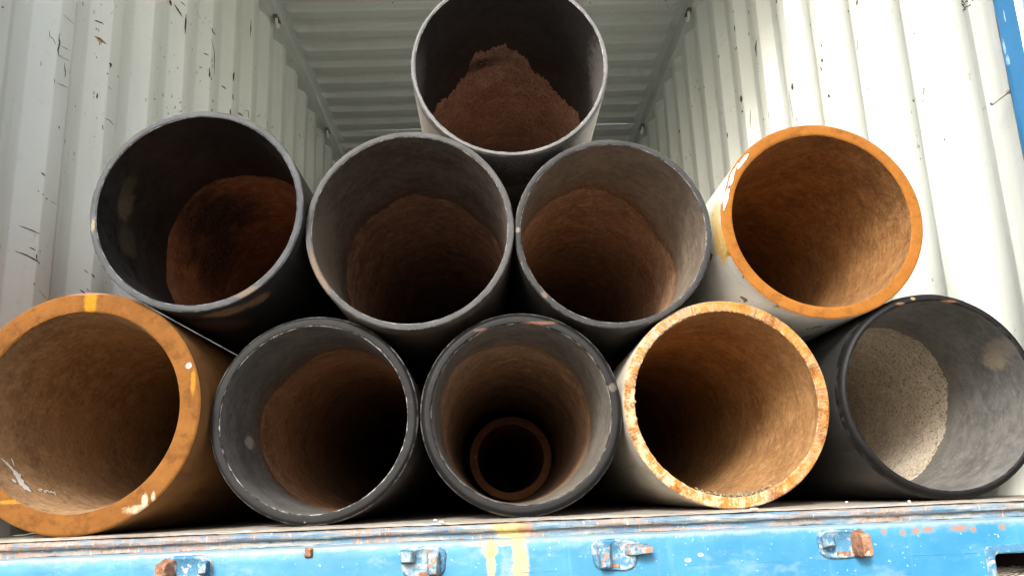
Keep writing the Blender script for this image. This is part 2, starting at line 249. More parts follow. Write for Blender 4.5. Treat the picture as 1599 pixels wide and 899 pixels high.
MARKS = {'Lk':[[[-11583,1339,12089],[-11583,1346,12100],[-11583,1376,12074],[-11583,1408,12125],[-11583,1437,12096],[-11583,1445,12109]],[[-11714,3687,12857],[-11713,3691,12860],[-11713,3691,12801],[-11707,3701,12807],[-11710,3695,12744],[-11704,3710,12754],[-11705,3705,12687],[-11699,3719,12703],[-11683,3747,12675],[-11680,3759,12698],[-11663,3791,12671],[-11659,3799,12685],[-11647,3824,12624],[-11641,3837,12639],[-11629,3857,12576],[-11626,3866,12585],[-11611,3894,12531],[-11609,3898,12535]],[[-11583,3963,12943],[-11583,3976,12949],[-11583,3946,12856],[-11583,3969,12867],[-11589,3935,12773],[-11583,3951,12782],[-11585,3943,12710],[-11583,3995,12747],[-11583,3976,12670],[-11583,4035,12704],[-11583,3958,12606],[-11583,4020,12634],[-11583,3953,12546],[-11583,4014,12572],[-11588,3940,12483],[-11583,4003,12509],[-11591,3930,12417],[-11583,3978,12443],[-11583,3953,12368],[-11583,3997,12396],[-11583,3984,12327],[-11583,4015,12347],[-11583,4014,12280],[-11583,4034,12306],[-11583,4120,12341],[-11583,4118,12353],[-11583,4217,12396],[-11583,4215,12403]],[[-11583,4327,12257],[-11583,4339,12264],[-11583,4342,12204],[-11583,4364,12217],[-11583,4349,12146],[-11583,4383,12167],[-11583,4361,12091],[-11583,4403,12116],[-11583,4383,12042],[-11583,4434,12072],[-11583,4413,11999],[-11583,4449,12017],[-11583,4412,11936],[-11583,4436,11947],[-11583,4417,11874],[-11583,4424,11878]],[[-11780,3553,11912],[-11779,3556,11914],[-11780,3556,11856],[-11774,3568,11863],[-11779,3556,11799],[-11771,3573,11808],[-11773,3568,11748],[-11773,3573,11751]],[[-11595,3923,11589],[-11592,3929,11592],[-11592,3928,11517],[-11583,3950,11530],[-11585,3943,11451],[-11583,3953,11456]],[[-11583,4348,10428],[-11583,4366,10438],[-11583,4343,10383],[-11583,4402,10414],[-11583,4374,10357],[-11583,4396,10368]],[[-11943,5672,14994],[-11943,5685,15003],[-11943,5676,14911],[-11943,5721,14942],[-11943,5718,14854],[-11943,5728,14861]],[[-11875,6299,14755],[-11874,6300,14764],[-11841,6368,14750],[-11835,6379,14804],[-11803,6442,14768],[-11798,6449,14808],[-11770,6505,14775],[-11765,6516,14828],[-11735,6578,14816],[-11734,6579,14827]],[[-11768,6511,14139],[-11765,6518,14144],[-11768,6509,14085],[-11752,6544,14109],[-11759,6526,14045],[-11755,6536,14051]],[[-11797,6455,13654],[-11792,6459,13658],[-11794,6457,13611],[-11783,6481,13630],[-11786,6476,13581],[-11782,6485,13588]],[[-11595,6857,13652],[-11589,6866,13667],[-11588,6869,13609],[-11583,6939,13685],[-11583,6895,13602],[-11583,7028,13687],[-11583,6898,13565],[-11583,6994,13603],[-11583,6909,13515],[-11583,6936,13525]],[[-11615,6818,13293],[-11608,6829,13301],[-11618,6807,13260],[-11594,6859,13294],[-11609,6825,13246],[-11603,6838,13254]],[[-11583,7475,13557],[-11583,7487,13563],[-11583,7463,13513],[-11583,7518,13542],[-11583,7485,13486],[-11583,7500,13495]],[[-11738,6570,12514],[-11731,6581,12518],[-11744,6554,12443],[-11723,6602,12462],[-11749,6551,12377],[-11722,6605,12398],[-11737,6569,12320],[-11731,6582,12324]],[[-11943,11883,19029],[-11943,11924,19060],[-11943,11872,18925],[-11929,12047,19061],[-11943,11948,18887],[-11922,12061,18977],[-11932,12045,18867],[-11923,12060,18881]],[[-11868,12169,19007],[-11862,12183,19025],[-11847,12215,18954],[-11829,12249,18999],[-11821,12263,18904],[-11802,12303,18957],[-11798,12307,18850],[-11771,12364,18924],[-11767,12371,18820],[-11746,12417,18878],[-11743,12418,18767],[-11719,12470,18832],[-11708,12490,18744],[-11695,12514,18775],[-11678,12553,18708],[-11672,12563,18722]],[[-11737,12431,19307],[-11735,12439,19318],[-11707,12492,19267],[-11693,12518,19311],[-11668,12568,19253],[-11659,12587,19284],[-11630,12647,19239],[-11627,12653,19249]],[[-11608,12692,18931],[-11597,12708,18940],[-11609,12688,18827],[-11594,12717,18843],[-11620,12668,18715],[-11589,12730,18749],[-11620,12665,18612],[-11583,12745,18656],[-11620,12663,18511],[-11583,12756,18562],[-11621,12662,18416],[-11586,12735,18455],[-11621,12663,18323],[-11583,12737,18362],[-11614,12679,18238],[-11586,12729,18264],[-11608,12692,18151],[-11589,12725,18168],[-11603,12696,18059],[-11595,12717,18070]],[[-11583,13176,18818],[-11583,13198,18832],[-11583,13167,18762],[-11583,13228,18798],[-11583,13192,18725],[-11583,13215,18739]],[[-11615,15607,20069],[-11608,15620,20081],[-11605,15623,19983],[-11583,15677,20027],[-11589,15657,19903],[-11583,15741,19978],[-11583,15846,19935],[-11583,15919,20008],[-11583,16083,20015],[-11583,16107,20039]],[[-11611,15616,19561],[-11606,15621,19565],[-11597,15644,19478],[-11591,15655,19487],[-11583,15681,19401],[-11583,15717,19426],[-11583,15743,19338],[-11583,15788,19369],[-11583,15821,19285],[-11583,15876,19322],[-11583,15893,19228],[-11583,15952,19267],[-11583,15973,19177],[-11583,16040,19218],[-11583,15966,19083],[-11583,16040,19124],[-11583,15994,19006],[-11583,16072,19050],[-11583,15990,18913],[-11583,16080,18962],[-11583,16023,18839],[-11583,16093,18878],[-11583,16009,18740],[-11583,16112,18797],[-11583,16029,18660],[-11583,16098,18698],[-11583,16043,18576],[-11583,16111,18613],[-11583,16065,18497],[-11583,16134,18534],[-11583,16081,18414],[-11583,16126,18438],[-11583,16104,18335],[-11583,16145,18357],[-11583,16121,18253],[-11583,16147,18267],[-11583,16135,18169],[-11583,16151,18178]],[[-11629,15578,18233],[-11620,15593,18242],[-11626,15581,18127],[-11608,15623,18151],[-11626,15587,18022],[-11598,15636,18050],[-11626,15582,17911],[-11583,15667,17959],[-11623,15591,17796],[-11588,15663,17855],[-11583,15693,17779],[-11583,15774,17846],[-11583,15867,17805],[-11583,15904,17836]],[[-11687,21320,23932],[-11680,21339,23943],[-11689,21322,23818],[-11674,21347,23832],[-11690,21315,23700],[-11674,21351,23720],[-11696,21300,23577],[-11669,21357,23609],[-11699,21299,23462],[-11666,21363,23498],[-11693,21312,23356],[-11663,21374,23390],[-11687,21322,23247],[-11666,21365,23272],[-11684,21329,23138],[-11674,21353,23151],[-11683,21330,23025],[-11674,21347,23034]],[[-11583,18698,19689],[-11583,18742,19711],[-11585,18599,19520],[-11583,18813,19629],[-11589,18588,19397],[-11583,18789,19498],[-11583,18601,19286],[-11583,18778,19375],[-11583,18667,19201],[-11583,18714,19225]],[[-11583,18616,18551],[-11583,18648,18569],[-11583,18632,18454],[-11583,18739,18513],[-11583,18669,18368],[-11583,18820,18451],[-11583,18786,18326],[-11583,18822,18346]],[[-11779,21137,18915],[-11780,21135,18925],[-11720,21257,18985],[-11723,21252,19004],[-11668,21357,19053],[-11657,21379,19087],[-11665,21364,18952],[-11644,21408,18976],[-11660,21373,18842],[-11638,21422,18869],[-11644,21408,18747],[-11632,21433,18760],[-11632,21433,18645],[-11627,21444,18651]],[[-11896,23837,19866],[-11901,23826,19867],[-11854,23918,19985],[-11875,23878,19992],[-11823,23984,20109],[-11829,23973,20112]],[[-11583,16045,16577],[-11583,16077,16591],[-11583,15996,16484],[-11583,16126,16542],[-11583,16031,16428],[-11583,16057,16440]],[[-11583,10232,14157],[-11583,10246,14169],[-11583,10275,14132],[-11583,10329,14181],[-11583,10372,14156],[-11583,10382,14165]],[[-11629,9718,13778],[-11630,9712,13775],[-11624,9727,13853],[-11638,9703,13844],[-11627,9718,13922],[-11630,9714,13920]],[[-11612,12679,14849],[-11612,12681,14861],[-11592,12723,14843],[-11589,12727,14896],[-11583,12804,14897],[-11583,12806,14907]],[[-11642,3833,8911],[-11638,3838,8923],[-11618,3877,8865],[-11608,3901,8908],[-11586,3940,8853],[-11583,3945,8863]],[[-11660,3797,8409],[-11657,3800,8417],[-11656,3805,8388],[-11648,3820,8416],[-11645,3827,8392],[-11642,3833,8402]],[[-11602,3913,8357],[-11598,3918,8367],[-11594,3925,8338],[-11586,3941,8366],[-11583,3949,8336],[-11583,3961,8350]],[[-11583,4054,8299],[-11583,4065,8311],[-11583,4095,8284],[-11583,4126,8320],[-11583,4157,8295],[-11583,4166,8304]],[[-11838,3441,7371],[-11838,3443,7376],[-11812,3495,7363],[-11811,3497,7374],[-11785,3544,7350],[-11783,3551,7372],[-11759,3599,7342],[-11756,3604,7366],[-11731,3652,7342],[-11729,3659,7365],[-11708,3701,7331],[-11704,3706,7357],[-11683,3747,7324],[-11680,3755,7351],[-11659,3796,7316],[-11656,3805,7345],[-11635,3848,7315],[-11632,3851,7331],[-11609,3896,7308],[-11608,3900,7321],[-11583,3946,7306],[-11583,3949,7312]],[[-11853,3413,6702],[-11851,3413,6710],[-11832,3454,6693],[-11830,3456,6708],[-11811,3498,6691],[-11809,3500,6705],[-11788,3537,6684],[-11786,3542,6703],[-11767,3580,6676],[-11764,3585,6706],[-11746,3624,6673],[-11743,3628,6699],[-11725,3663,6663],[-11720,3672,6696],[-11704,3706,6657],[-11699,3717,6686],[-11684,3749,6642],[-11678,3757,6670],[-11663,3790,6629],[-11657,3801,6660],[-11642,3829,6611],[-11636,3845,6650],[-11621,3873,6600],[-11615,3887,6635],[-11598,3916,6591],[-11594,3927,6618],[-11583,3970,6587],[-11583,3993,6610],[-11583,4022,6565],[-11583,4045,6582],[-11583,4078,6543],[-11583,4092,6553]],[[-11686,3743,6896],[-11684,3746,6905],[-11663,3787,6868],[-11659,3799,6898],[-11638,3837,6856],[-11633,3847,6882],[-11612,3891,6850],[-11611,3895,6858]],[[-11605,3907,6774],[-11602,3912,6776],[-11605,3904,6711],[-11589,3935,6723],[-11595,3923,6656],[-11586,3942,6664],[-11586,3942,6602],[-11583,3947,6604]],[[-11598,3916,6029],[-11595,3924,6033],[-11595,3924,5989],[-11585,3944,6001],[-11583,3948,5960],[-11583,3958,5964]],[[-11716,6615,7092],[-11714,6616,7096],[-11693,6662,7063],[-11687,6671,7082],[-11668,6712,7041],[-11662,6721,7060],[-11641,6765,7025],[-11639,6766,7028]],[[-11605,6837,7029],[-11600,6844,7037],[-11583,6892,6973],[-11583,6954,7015],[-11583,7019,6948],[-11583,7033,6957]],[[-11749,6550,6495],[-11746,6556,6507],[-11723,6602,6456],[-11713,6618,6492],[-11693,6662,6433],[-11684,6679,6467],[-11660,6727,6420],[-11657,6732,6430]],[[-11651,6741,6569],[-11648,6746,6576],[-11635,6775,6531],[-11626,6795,6557],[-11612,6822,6511],[-11608,6827,6520]]],'Lg':[[[-11808,6432,14579],[-11803,6440,14586],[-11803,6438,14509],[-11789,6468,14533],[-11788,6469,14458],[-11785,6477,14464]],[[-11603,6841,11835],[-11600,6842,11844],[-11583,6959,11839],[-11583,6980,11877],[-11583,7120,11873],[-11583,7154,11917],[-11583,7219,11874],[-11583,7263,11917],[-11583,7314,11866],[-11583,7350,11901],[-11583,7428,11875],[-11583,7441,11888]],[[-11589,6867,12864],[-11588,6869,12870],[-11583,6986,12869],[-11583,7010,12902],[-11583,7139,12908],[-11583,7145,12915]],[[-11583,4012,13534],[-11583,4017,13542],[-11583,4106,13543],[-11583,4118,13560],[-11583,4204,13557],[-11583,4217,13574],[-11583,4300,13565],[-11583,4321,13594],[-11583,4384,13575],[-11583,4404,13602],[-11583,4465,13580],[-11583,4482,13602],[-11583,4554,13593],[-11583,4565,13608],[-11583,4642,13606],[-11583,4646,13611]],[[-11583,4010,12611],[-11583,4013,12617],[-11583,4097,12629],[-11583,4103,12640],[-11583,4182,12644],[-11583,4195,12668],[-11583,4271,12664],[-11583,4287,12691],[-11583,4364,12689],[-11583,4379,12716],[-11583,4458,12716],[-11583,4465,12729],[-11583,4551,12740],[-11583,4554,12746]],[[-11583,4064,12313],[-11583,4067,12319],[-11583,4166,12336],[-11583,4173,12349],[-11583,4270,12359],[-11583,4281,12381],[-11583,4378,12388],[-11583,4390,12412],[-11583,4488,12421],[-11583,4499,12442],[-11583,4601,12456],[-11583,4604,12463]],[[-11583,4023,11514],[-11583,4027,11522],[-11583,4122,11537],[-11583,4128,11552],[-11583,4220,11558],[-11583,4234,11588],[-11583,4321,11582],[-11583,4338,11621],[-11583,4426,11614],[-11583,4439,11643],[-11583,4532,11646],[-11583,4540,11664],[-11583,4642,11684],[-11583,4645,11691]],[[-11910,12089,18233],[-11905,12099,18240],[-11907,12091,18184],[-11893,12124,18208],[-11899,12109,18146],[-11895,12116,18151]],[[-11583,4262,8296],[-11583,4264,8301],[-11583,4359,8301],[-11583,4366,8312],[-11583,4460,8309],[-11583,4471,8328],[-11583,4562,8318],[-11583,4570,8332],[-11583,4667,8331],[-11583,4670,8335]],[[-11583,4100,5921],[-11583,4104,5923],[-11583,4169,5894],[-11583,4182,5903],[-11583,4238,5866],[-11583,4254,5878],[-11583,4312,5842],[-11583,4329,5855],[-11583,4384,5816],[-11583,4405,5832],[-11583,4459,5792],[-11583,4480,5808],[-11583,4540,5772],[-11583,4549,5779],[-11583,4617,5748],[-11583,4622,5752]]],'Lb':[[[-11847,6350,14259],[-11844,6358,14276],[-11821,6405,14227],[-11811,6424,14275],[-11792,6462,14202],[-11773,6503,14300],[-11761,6525,14195],[-11741,6565,14286],[-11728,6588,14196],[-11714,6620,14263],[-11696,6651,14193],[-11686,6674,14243],[-11665,6715,14191],[-11662,6725,14210]],[[-11783,15272,18709],[-11780,15279,18728],[-11723,15389,18699],[-11711,15411,18767],[-11654,15525,18741],[-11653,15533,18758]],[[-11886,17992,18659],[-11880,18006,18681],[-11853,18060,18607],[-11832,18106,18680],[-11808,18154,18596],[-11785,18194,18665],[-11756,18252,18595],[-11750,18265,18616]],[[-11629,18507,17767],[-11618,18528,17779],[-11633,18499,17658],[-11594,18578,17704],[-11626,18514,17563],[-11586,18592,17608],[-11597,18568,17490],[-11591,18583,17499]],[[-11943,20692,18623],[-11943,20714,18648],[-11923,20851,18603],[-11898,20904,18714],[-11868,20965,18605],[-11845,21003,18692],[-11800,21093,18645],[-11794,21109,18674]]],'Lo':[[[-11802,6443,14195],[-11795,6456,14219],[-11786,6472,14142],[-11765,6515,14223],[-11759,6526,14135],[-11740,6568,14212],[-11729,6590,14144],[-11725,6598,14160]],[[-11583,15830,18808],[-11583,15861,18821],[-11583,15730,18646],[-11583,15830,18688],[-11583,15677,18504],[-11583,15703,18515]]],'Rk':[[[11585,18445,22063],[11595,18425,22052],[11583,18496,22051],[11603,18407,22001],[11585,18448,21982],[11594,18426,21970]],[[11943,17402,21442],[11943,17384,21432],[11943,17444,21348],[11943,17351,21293],[11943,17440,21226],[11943,17414,21211]],[[11583,18478,21346],[11583,18450,21329],[11583,18544,21262],[11589,18435,21198],[11583,18564,21152],[11585,18446,21083],[11583,18541,21016],[11583,18520,21004]],[[11583,18730,20189],[11583,18762,20214],[11583,18531,20156],[11583,18634,20240],[11594,18429,20195],[11589,18439,20206]],[[11583,15897,19072],[11583,15868,19054],[11583,15969,19012],[11583,15898,18968],[11583,16038,18948],[11583,15922,18877],[11583,16123,18895],[11583,15961,18796],[11583,16173,18816],[11583,16025,18733],[11583,16164,18705],[11583,16017,18629],[11583,16142,18591],[11583,16038,18537],[11583,16131,18482],[11583,16057,18444],[11583,16104,18365],[11583,16078,18352]],[[11943,17692,20503],[11943,17672,20491],[11931,17751,20441],[11943,17674,20391],[11928,17754,20342],[11934,17746,20336]],[[11611,21337,21410],[11620,21319,21399],[11585,21386,21332],[11617,21326,21293],[11588,21380,21218],[11598,21363,21207]],[[11583,18700,17861],[11583,18609,17817],[11583,18832,17807],[11583,18507,17650],[11583,18859,17702],[11583,18550,17554],[11583,18748,17531],[11583,18685,17501]],[[11583,18743,17138],[11583,18693,17114],[11583,18859,17136],[11583,18631,17026],[11583,18771,17035],[11583,18733,17017]],[[11750,18111,16868],[11755,18107,16866],[11741,18133,16781],[11750,18111,16770],[11731,18154,16693],[11744,18121,16677],[11723,18165,16601],[11737,18138,16587],[11714,18183,16512],[11732,18146,16494],[11708,18201,16423],[11725,18164,16405],[11699,18213,16331],[11717,18182,16316],[11698,18219,16236],[11708,18198,16226],[11692,18232,16145],[11701,18210,16134],[11687,18239,16051],[11692,18233,16048]],[[11600,21363,17233],[11611,21341,17224],[11586,21385,17098],[11624,21313,17068],[11591,21379,16952],[11605,21353,16941]],[[11635,27182,21517],[11644,27164,21508],[11621,27210,21492],[11654,27138,21456],[11629,27189,21443],[11639,27175,21436]],[[11583,12698,15373],[11583,12643,15345],[11583,12770,15310],[11583,12610,15230],[11583,12819,15236],[11583,12596,15125],[11583,12757,15107],[11583,12697,15077]],[[11583,12700,13939],[11583,12684,13932],[11583,12715,13847],[11583,12648,13821],[11583,12686,13739],[11583,12665,13730]],[[11583,16119,15408],[11583,16145,15418],[11583,16110,15460],[11583,16186,15489],[11583,16142,15527],[11583,16164,15536]],[[11583,30392,21510],[11583,30348,21489],[11583,30560,21459],[11583,30350,21360],[11583,30563,21331],[11583,30495,21299]],[[11583,24415,21251],[11583,24378,21236],[11583,24473,21231],[11594,24317,21170],[11583,24351,21136],[11588,24332,21130]],[[11943,8195,15666],[11943,8170,15653],[11943,8218,15641],[11943,8137,15600],[11943,8187,15589],[11943,8165,15578]],[[11583,9847,14826],[11583,9813,14808],[11583,9925,14791],[11583,9762,14709],[11583,9862,14685],[11583,9831,14670]],[[11583,10053,14604],[11583,10035,14598],[11583,10042,14518],[11583,9960,14489],[11583,9979,14415],[11583,9955,14406]],[[11583,9712,13400],[11583,9670,13381],[11583,9789,13363],[11585,9610,13282],[11583,9721,13261],[11583,9685,13244]],[[11583,3985,12329],[11583,3979,12334],[11583,3947,12283],[11583,3926,12301],[11583,3888,12255],[11583,3884,12258]],[[11943,5234,10951],[11943,5223,10952],[11943,5212,10892],[11791,4876,10771],[11740,4774,10670],[11701,4696,10638]],[[11943,5315,9211],[11943,5299,9205],[11943,5335,9194],[11943,5290,9179],[11943,5315,9165],[11943,5302,9160]]],'Rb':[[[11583,13174,19264],[11583,13140,19242],[11583,13279,19242],[11583,13129,19147],[11583,13221,19117],[11583,13197,19102]],[[11583,6786,15170],[11583,6751,15145],[11583,6853,15148],[11583,6726,15057],[11583,6876,15093],[11583,6783,15027],[11583,6887,15030],[11583,6860,15011]],[[11583,9739,15322],[11583,9702,15302],[11583,9788,15293],[11583,9686,15238],[11583,9749,15217],[11583,9718,15200]]],'Rg':[[[11583,13119,15258],[11583,13106,15253],[11583,13121,15159],[11583,13088,15144],[11583,13112,15055],[11583,13074,15038],[11583,13113,14955],[11583,13057,14931],[11583,13102,14850],[11583,13046,14827],[11583,13109,14765],[11583,13041,14736],[11583,13085,14666],[11583,13039,14647],[11583,13078,14575],[11583,13033,14556],[11583,13070,14484],[11583,13014,14460],[11583,13060,14391],[11583,13006,14369],[11583,13059,14303],[11583,13004,14280],[11583,13046,14210],[11583,13003,14193],[11583,13033,14117],[11583,12999,14103],[11583,13017,14023],[11583,12998,14016]],[[11583,15501,15614],[11586,15493,15610],[11583,15531,15521],[11589,15489,15502],[11583,15550,15423],[11591,15488,15396],[11583,15562,15323],[11583,15504,15297],[11583,15545,15209],[11583,15524,15200]],[[11943,11173,16992],[11583,10348,16500],[11943,11249,16976],[11943,11182,16927],[11943,11278,16926],[11943,11261,16913]],[[11583,7142,14030],[11583,7129,14023],[11583,7154,13958],[11583,7131,13946],[11583,7177,13892],[11583,7131,13867],[11583,7187,13821],[11583,7146,13796],[11583,7231,13769],[11583,7182,13735],[11583,7277,13716],[11583,7249,13697],[11583,7317,13659],[11583,7308,13653]],[[11583,7013,12244],[11583,6996,12243],[11583,7017,12210],[11583,6945,12208],[11583,6951,12174],[11583,6934,12174]],[[11791,4877,10848],[11765,4825,10828],[11583,4442,10604],[11583,4421,10610],[11583,4363,10541],[11583,4357,10543]]],'Ru':[[[11583,1465,8971],[11583,1461,8967],[11583,1513,8959],[11583,1502,8948],[11692,1732,9021],[11636,1621,8972],[11583,1515,8881],[11583,1505,8882],[11583,1470,8823],[11583,1466,8824]],[[11817,1982,9140],[11806,1961,9131],[11826,2001,9097],[11771,1892,9050],[11797,1943,9021],[11786,1922,9012]]],'RW':[[[11943,2257,12224],[11931,2212,12213],[11890,2130,12106],[11835,2019,12054],[11788,1925,11943],[11731,1811,11890]],[[11809,1967,12061],[11762,1874,11989],[11883,2115,12128],[11835,2018,12054],[11943,2242,12181],[11902,2155,12111]],[[11595,1540,11798],[11583,1499,11790],[11583,1491,11748],[11583,1469,11751],[11583,1461,11709],[11583,1440,11713]],[[11943,2278,12154],[11943,2252,12156],[11943,2245,12107],[11902,2154,12071],[11871,2091,11986],[11851,2052,11985],[11764,1877,11874],[11800,1949,11939],[11684,1717,11793],[11720,1790,11859]],[[11943,2261,12104],[11943,2237,12106],[11893,2136,11988],[11838,2025,11938],[11767,1883,11794],[11744,1838,11791],[11583,1513,11590],[11592,1534,11624],[11583,1432,11561],[11583,1439,11588],[11583,1352,11535],[11583,1359,11563]],[[11780,1910,11828],[11729,1808,11754],[11898,2145,11918],[11841,2031,11836],[11943,2268,11937],[11943,2242,11910]],[[11934,2217,11920],[11943,2238,11952],[11795,1940,11769],[11811,1971,11807],[11660,1669,11620],[11677,1702,11662]],[[11583,1299,11643],[11583,1276,11647],[11583,1279,11615],[11583,1256,11619],[11583,1258,11588],[11583,1233,11592]],[[11648,1645,11794],[11651,1651,11822],[11583,1492,11709],[11583,1494,11731],[11583,1439,11682],[11583,1441,11707]]],'B1s':[[[-1798,563,-865],[-1802,582,-856],[-1785,606,-892],[-1790,628,-881],[-1767,630,-927],[-1780,685,-901],[-1755,679,-949],[-1765,720,-930],[-1732,689,-990],[-1755,778,-949],[-1717,723,-1016],[-1735,804,-984],[-1700,750,-1043],[-1717,828,-1017],[-1679,763,-1078],[-1701,865,-1043],[-1660,790,-1106],[-1676,862,-1082],[-1638,806,-1138],[-1652,868,-1118],[-1621,846,-1162],[-1630,884,-1150],[-1599,862,-1194],[-1602,879,-1189]],[[-1809,993,-842],[-1810,1008,-839],[-1784,969,-893],[-1790,1027,-880],[-1762,977,-936],[-1768,1029,-925],[-1735,959,-984],[-1741,1007,-974],[-1711,971,-1026],[-1713,987,-1023]],[[-1659,832,-1109],[-1668,880,-1095],[-1625,792,-1157],[-1652,927,-1119],[-1590,751,-1205],[-1631,955,-1149],[-1569,784,-1232],[-1606,962,-1184],[-1534,753,-1275],[-1597,1061,-1196],[-1504,748,-1311],[-1546,955,-1261],[-1465,715,-1354],[-1512,942,-1301],[-1426,686,-1395],[-1491,992,-1325],[-1386,660,-1435],[-1440,903,-1381],[-1362,709,-1457],[-1401,882,-1420],[-1317,668,-1498],[-1352,820,-1467],[-1281,673,-1529],[-1304,771,-1509]],[[-1504,547,-1310],[-1512,572,-1301],[-1455,520,-1365],[-1498,657,-1317],[-1436,591,-1385],[-1449,632,-1371]],[[-1455,752,-1364],[-1469,797,-1350],[-1415,730,-1406],[-1454,857,-1365],[-1384,738,-1437],[-1423,862,-1399],[-1350,740,-1469],[-1401,901,-1421],[-1300,695,-1514],[-1367,904,-1453],[-1275,731,-1534],[-1339,928,-1479],[-1245,751,-1559],[-1285,873,-1526],[-1223,797,-1576],[-1242,854,-1561]]],'B1w':[[[-1299,1211,-1514],[-1312,1252,-1503],[-1267,1201,-1541],[-1281,1246,-1530],[-1233,1198,-1568],[-1252,1236,-1553],[-1259,1297,-1548],[-1273,1304,-1536],[-1288,1398,-1524],[-1290,1374,-1522],[-1306,1385,-1508],[-1289,1346,-1522],[-1314,1364,-1501],[-1299,1327,-1515]],[[-1252,1392,-1553],[-1271,1423,-1538],[-1257,1465,-1549],[-1276,1496,-1534],[-1266,1535,-1542],[-1279,1578,-1531],[-1243,1466,-1561],[-1235,1480,-1567],[-1215,1404,-1583],[-1194,1373,-1598],[-1236,1411,-1566],[-1221,1367,-1578],[-1259,1412,-1547],[-1246,1370,-1558]],[[-1265,1534,-1543],[-1279,1578,-1531],[-1232,1540,-1569],[-1247,1585,-1557],[-1194,1541,-1598],[-1216,1586,-1582],[-1225,1636,-1574],[-1235,1629,-1567],[-1250,1704,-1555],[-1259,1697,-1547]],[[-1237,1658,-1565],[-1252,1704,-1553],[-1212,1655,-1585],[-1228,1705,-1572],[-1185,1657,-1605],[-1205,1699,-1590],[-1206,1737,-1589],[-1222,1747,-1577],[-1224,1781,-1576],[-1238,1828,-1564],[-1179,1716,-1609],[-1186,1758,-1604],[-1127,1641,-1646],[-1134,1682,-1641]],[[-1310,1289,-1505],[-1326,1330,-1490],[-1291,1326,-1521],[-1308,1368,-1507],[-1272,1364,-1537],[-1288,1402,-1524]]],'M4w':[[[-1493,-14,1597],[-1480,-14,1580],[-1529,-14,1573],[-1503,-14,1540],[-1570,-14,1550],[-1529,-14,1508],[-1605,-14,1513],[-1547,-14,1463],[-1635,-14,1475],[-1581,-14,1429],[-1672,-14,1444],[-1609,-14,1389],[-1693,-14,1397],[-1644,-14,1358],[-1730,-14,1346],[-1681,-14,1308],[-1754,-14,1287],[-1723,-14,1263],[-1784,-14,1232],[-1772,-14,1222]],[[-1823,-14,1271],[-1807,-14,1262],[-1864,-14,1225],[-1824,-14,1203],[-1896,-14,1175],[-1846,-14,1146],[-1933,-14,1123],[-1867,-14,1094],[-1956,-14,1074],[-1881,-14,1053],[-1967,-14,1026],[-1888,-14,1004],[-1983,-14,981],[-1903,-14,955],[-2004,-14,929],[-1932,-14,903],[-2021,-14,873],[-1964,-14,853],[-2035,-14,817],[-1989,-14,801],[-2042,-14,759],[-2024,-14,752]],[[-1993,-14,867],[-1973,-14,859],[-2016,-14,826],[-1984,-14,813],[-2047,-14,789],[-2000,-14,769],[-2070,-14,747],[-2003,-14,720],[-2097,-14,708],[-2028,-14,680],[-2125,-14,665],[-2038,-14,637],[-2138,-14,613],[-2044,-14,589],[-2143,-14,562],[-2054,-14,540],[-2162,-14,516],[-2078,-14,495],[-2174,-14,467],[-2092,-14,447],[-2180,-14,417],[-2111,-14,401],[-2186,-14,367],[-2138,-14,356],[-2189,-14,317],[-2158,-14,310],[-2197,-14,268],[-2173,-14,262]],[[-2009,-14,1039],[-2002,-14,1036],[-2030,-14,997],[-2019,-14,992],[-2051,-14,954],[-2037,-14,948],[-2077,-14,914],[-2052,-14,903],[-2095,-14,870],[-2068,-14,860],[-2118,-14,817],[-2088,-14,808],[-2136,-14,763],[-2108,-14,754],[-2151,-14,709],[-2127,-14,701],[-2172,-14,655],[-2141,-14,647],[-2185,-14,606],[-2156,-14,600],[-2193,-14,557],[-2172,-14,553],[-2205,-14,509],[-2187,-14,505],[-2215,-14,460],[-2202,-14,457],[-2225,-14,412],[-2217,-14,410]],[[-1734,-14,1376],[-1729,-14,1372],[-1782,-14,1337],[-1758,-14,1318],[-1813,-14,1285],[-1795,-14,1270],[-1844,-14,1232],[-1838,-14,1227]]]}

def ribbons(name, strips, mat, parent, loc=(0, 0, 0)):
    vs, fs = [], []
    for st in strips:
        b = len(vs)
        vs += [(x / 1e4, y / 1e4, z / 1e4) for x, y, z in st]
        for i in range(0, len(st) - 2, 2):
            fs.append((b + i, b + i + 1, b + i + 3, b + i + 2))
    o = link(name, mesh(name, vs, fs), mat, parent, loc)
    return o

# ------------------------------------------------------------------ ground
def ground_material():
    M = Mat('concrete_yard', 0.9)
    a = M.noise(0.6, 6); b = M.noise(9.0, 5)
    col = M.mix(M.step(a, 0.3, 0.7), (0.06, 0.058, 0.055), (0.09, 0.087, 0.083))
    col = M.mix(M.step(b, 0.55, 0.75), col, (0.24, 0.23, 0.21))
    return M.done(col, bump=b, strength=0.2)
v = [(-400, -400, -1.35), (400, -400, -1.35), (400, 400, -1.35), (-400, 400, -1.35)]
tag(link('ground', mesh('ground', v, [(0, 1, 2, 3)]), ground_material()), kind='structure')

# ------------------------------------------------------------------ container
HW = 1.195          # half inner width at the recessed flats
CLEN = 12.0
ROOF = 2.685
BASE = -0.22

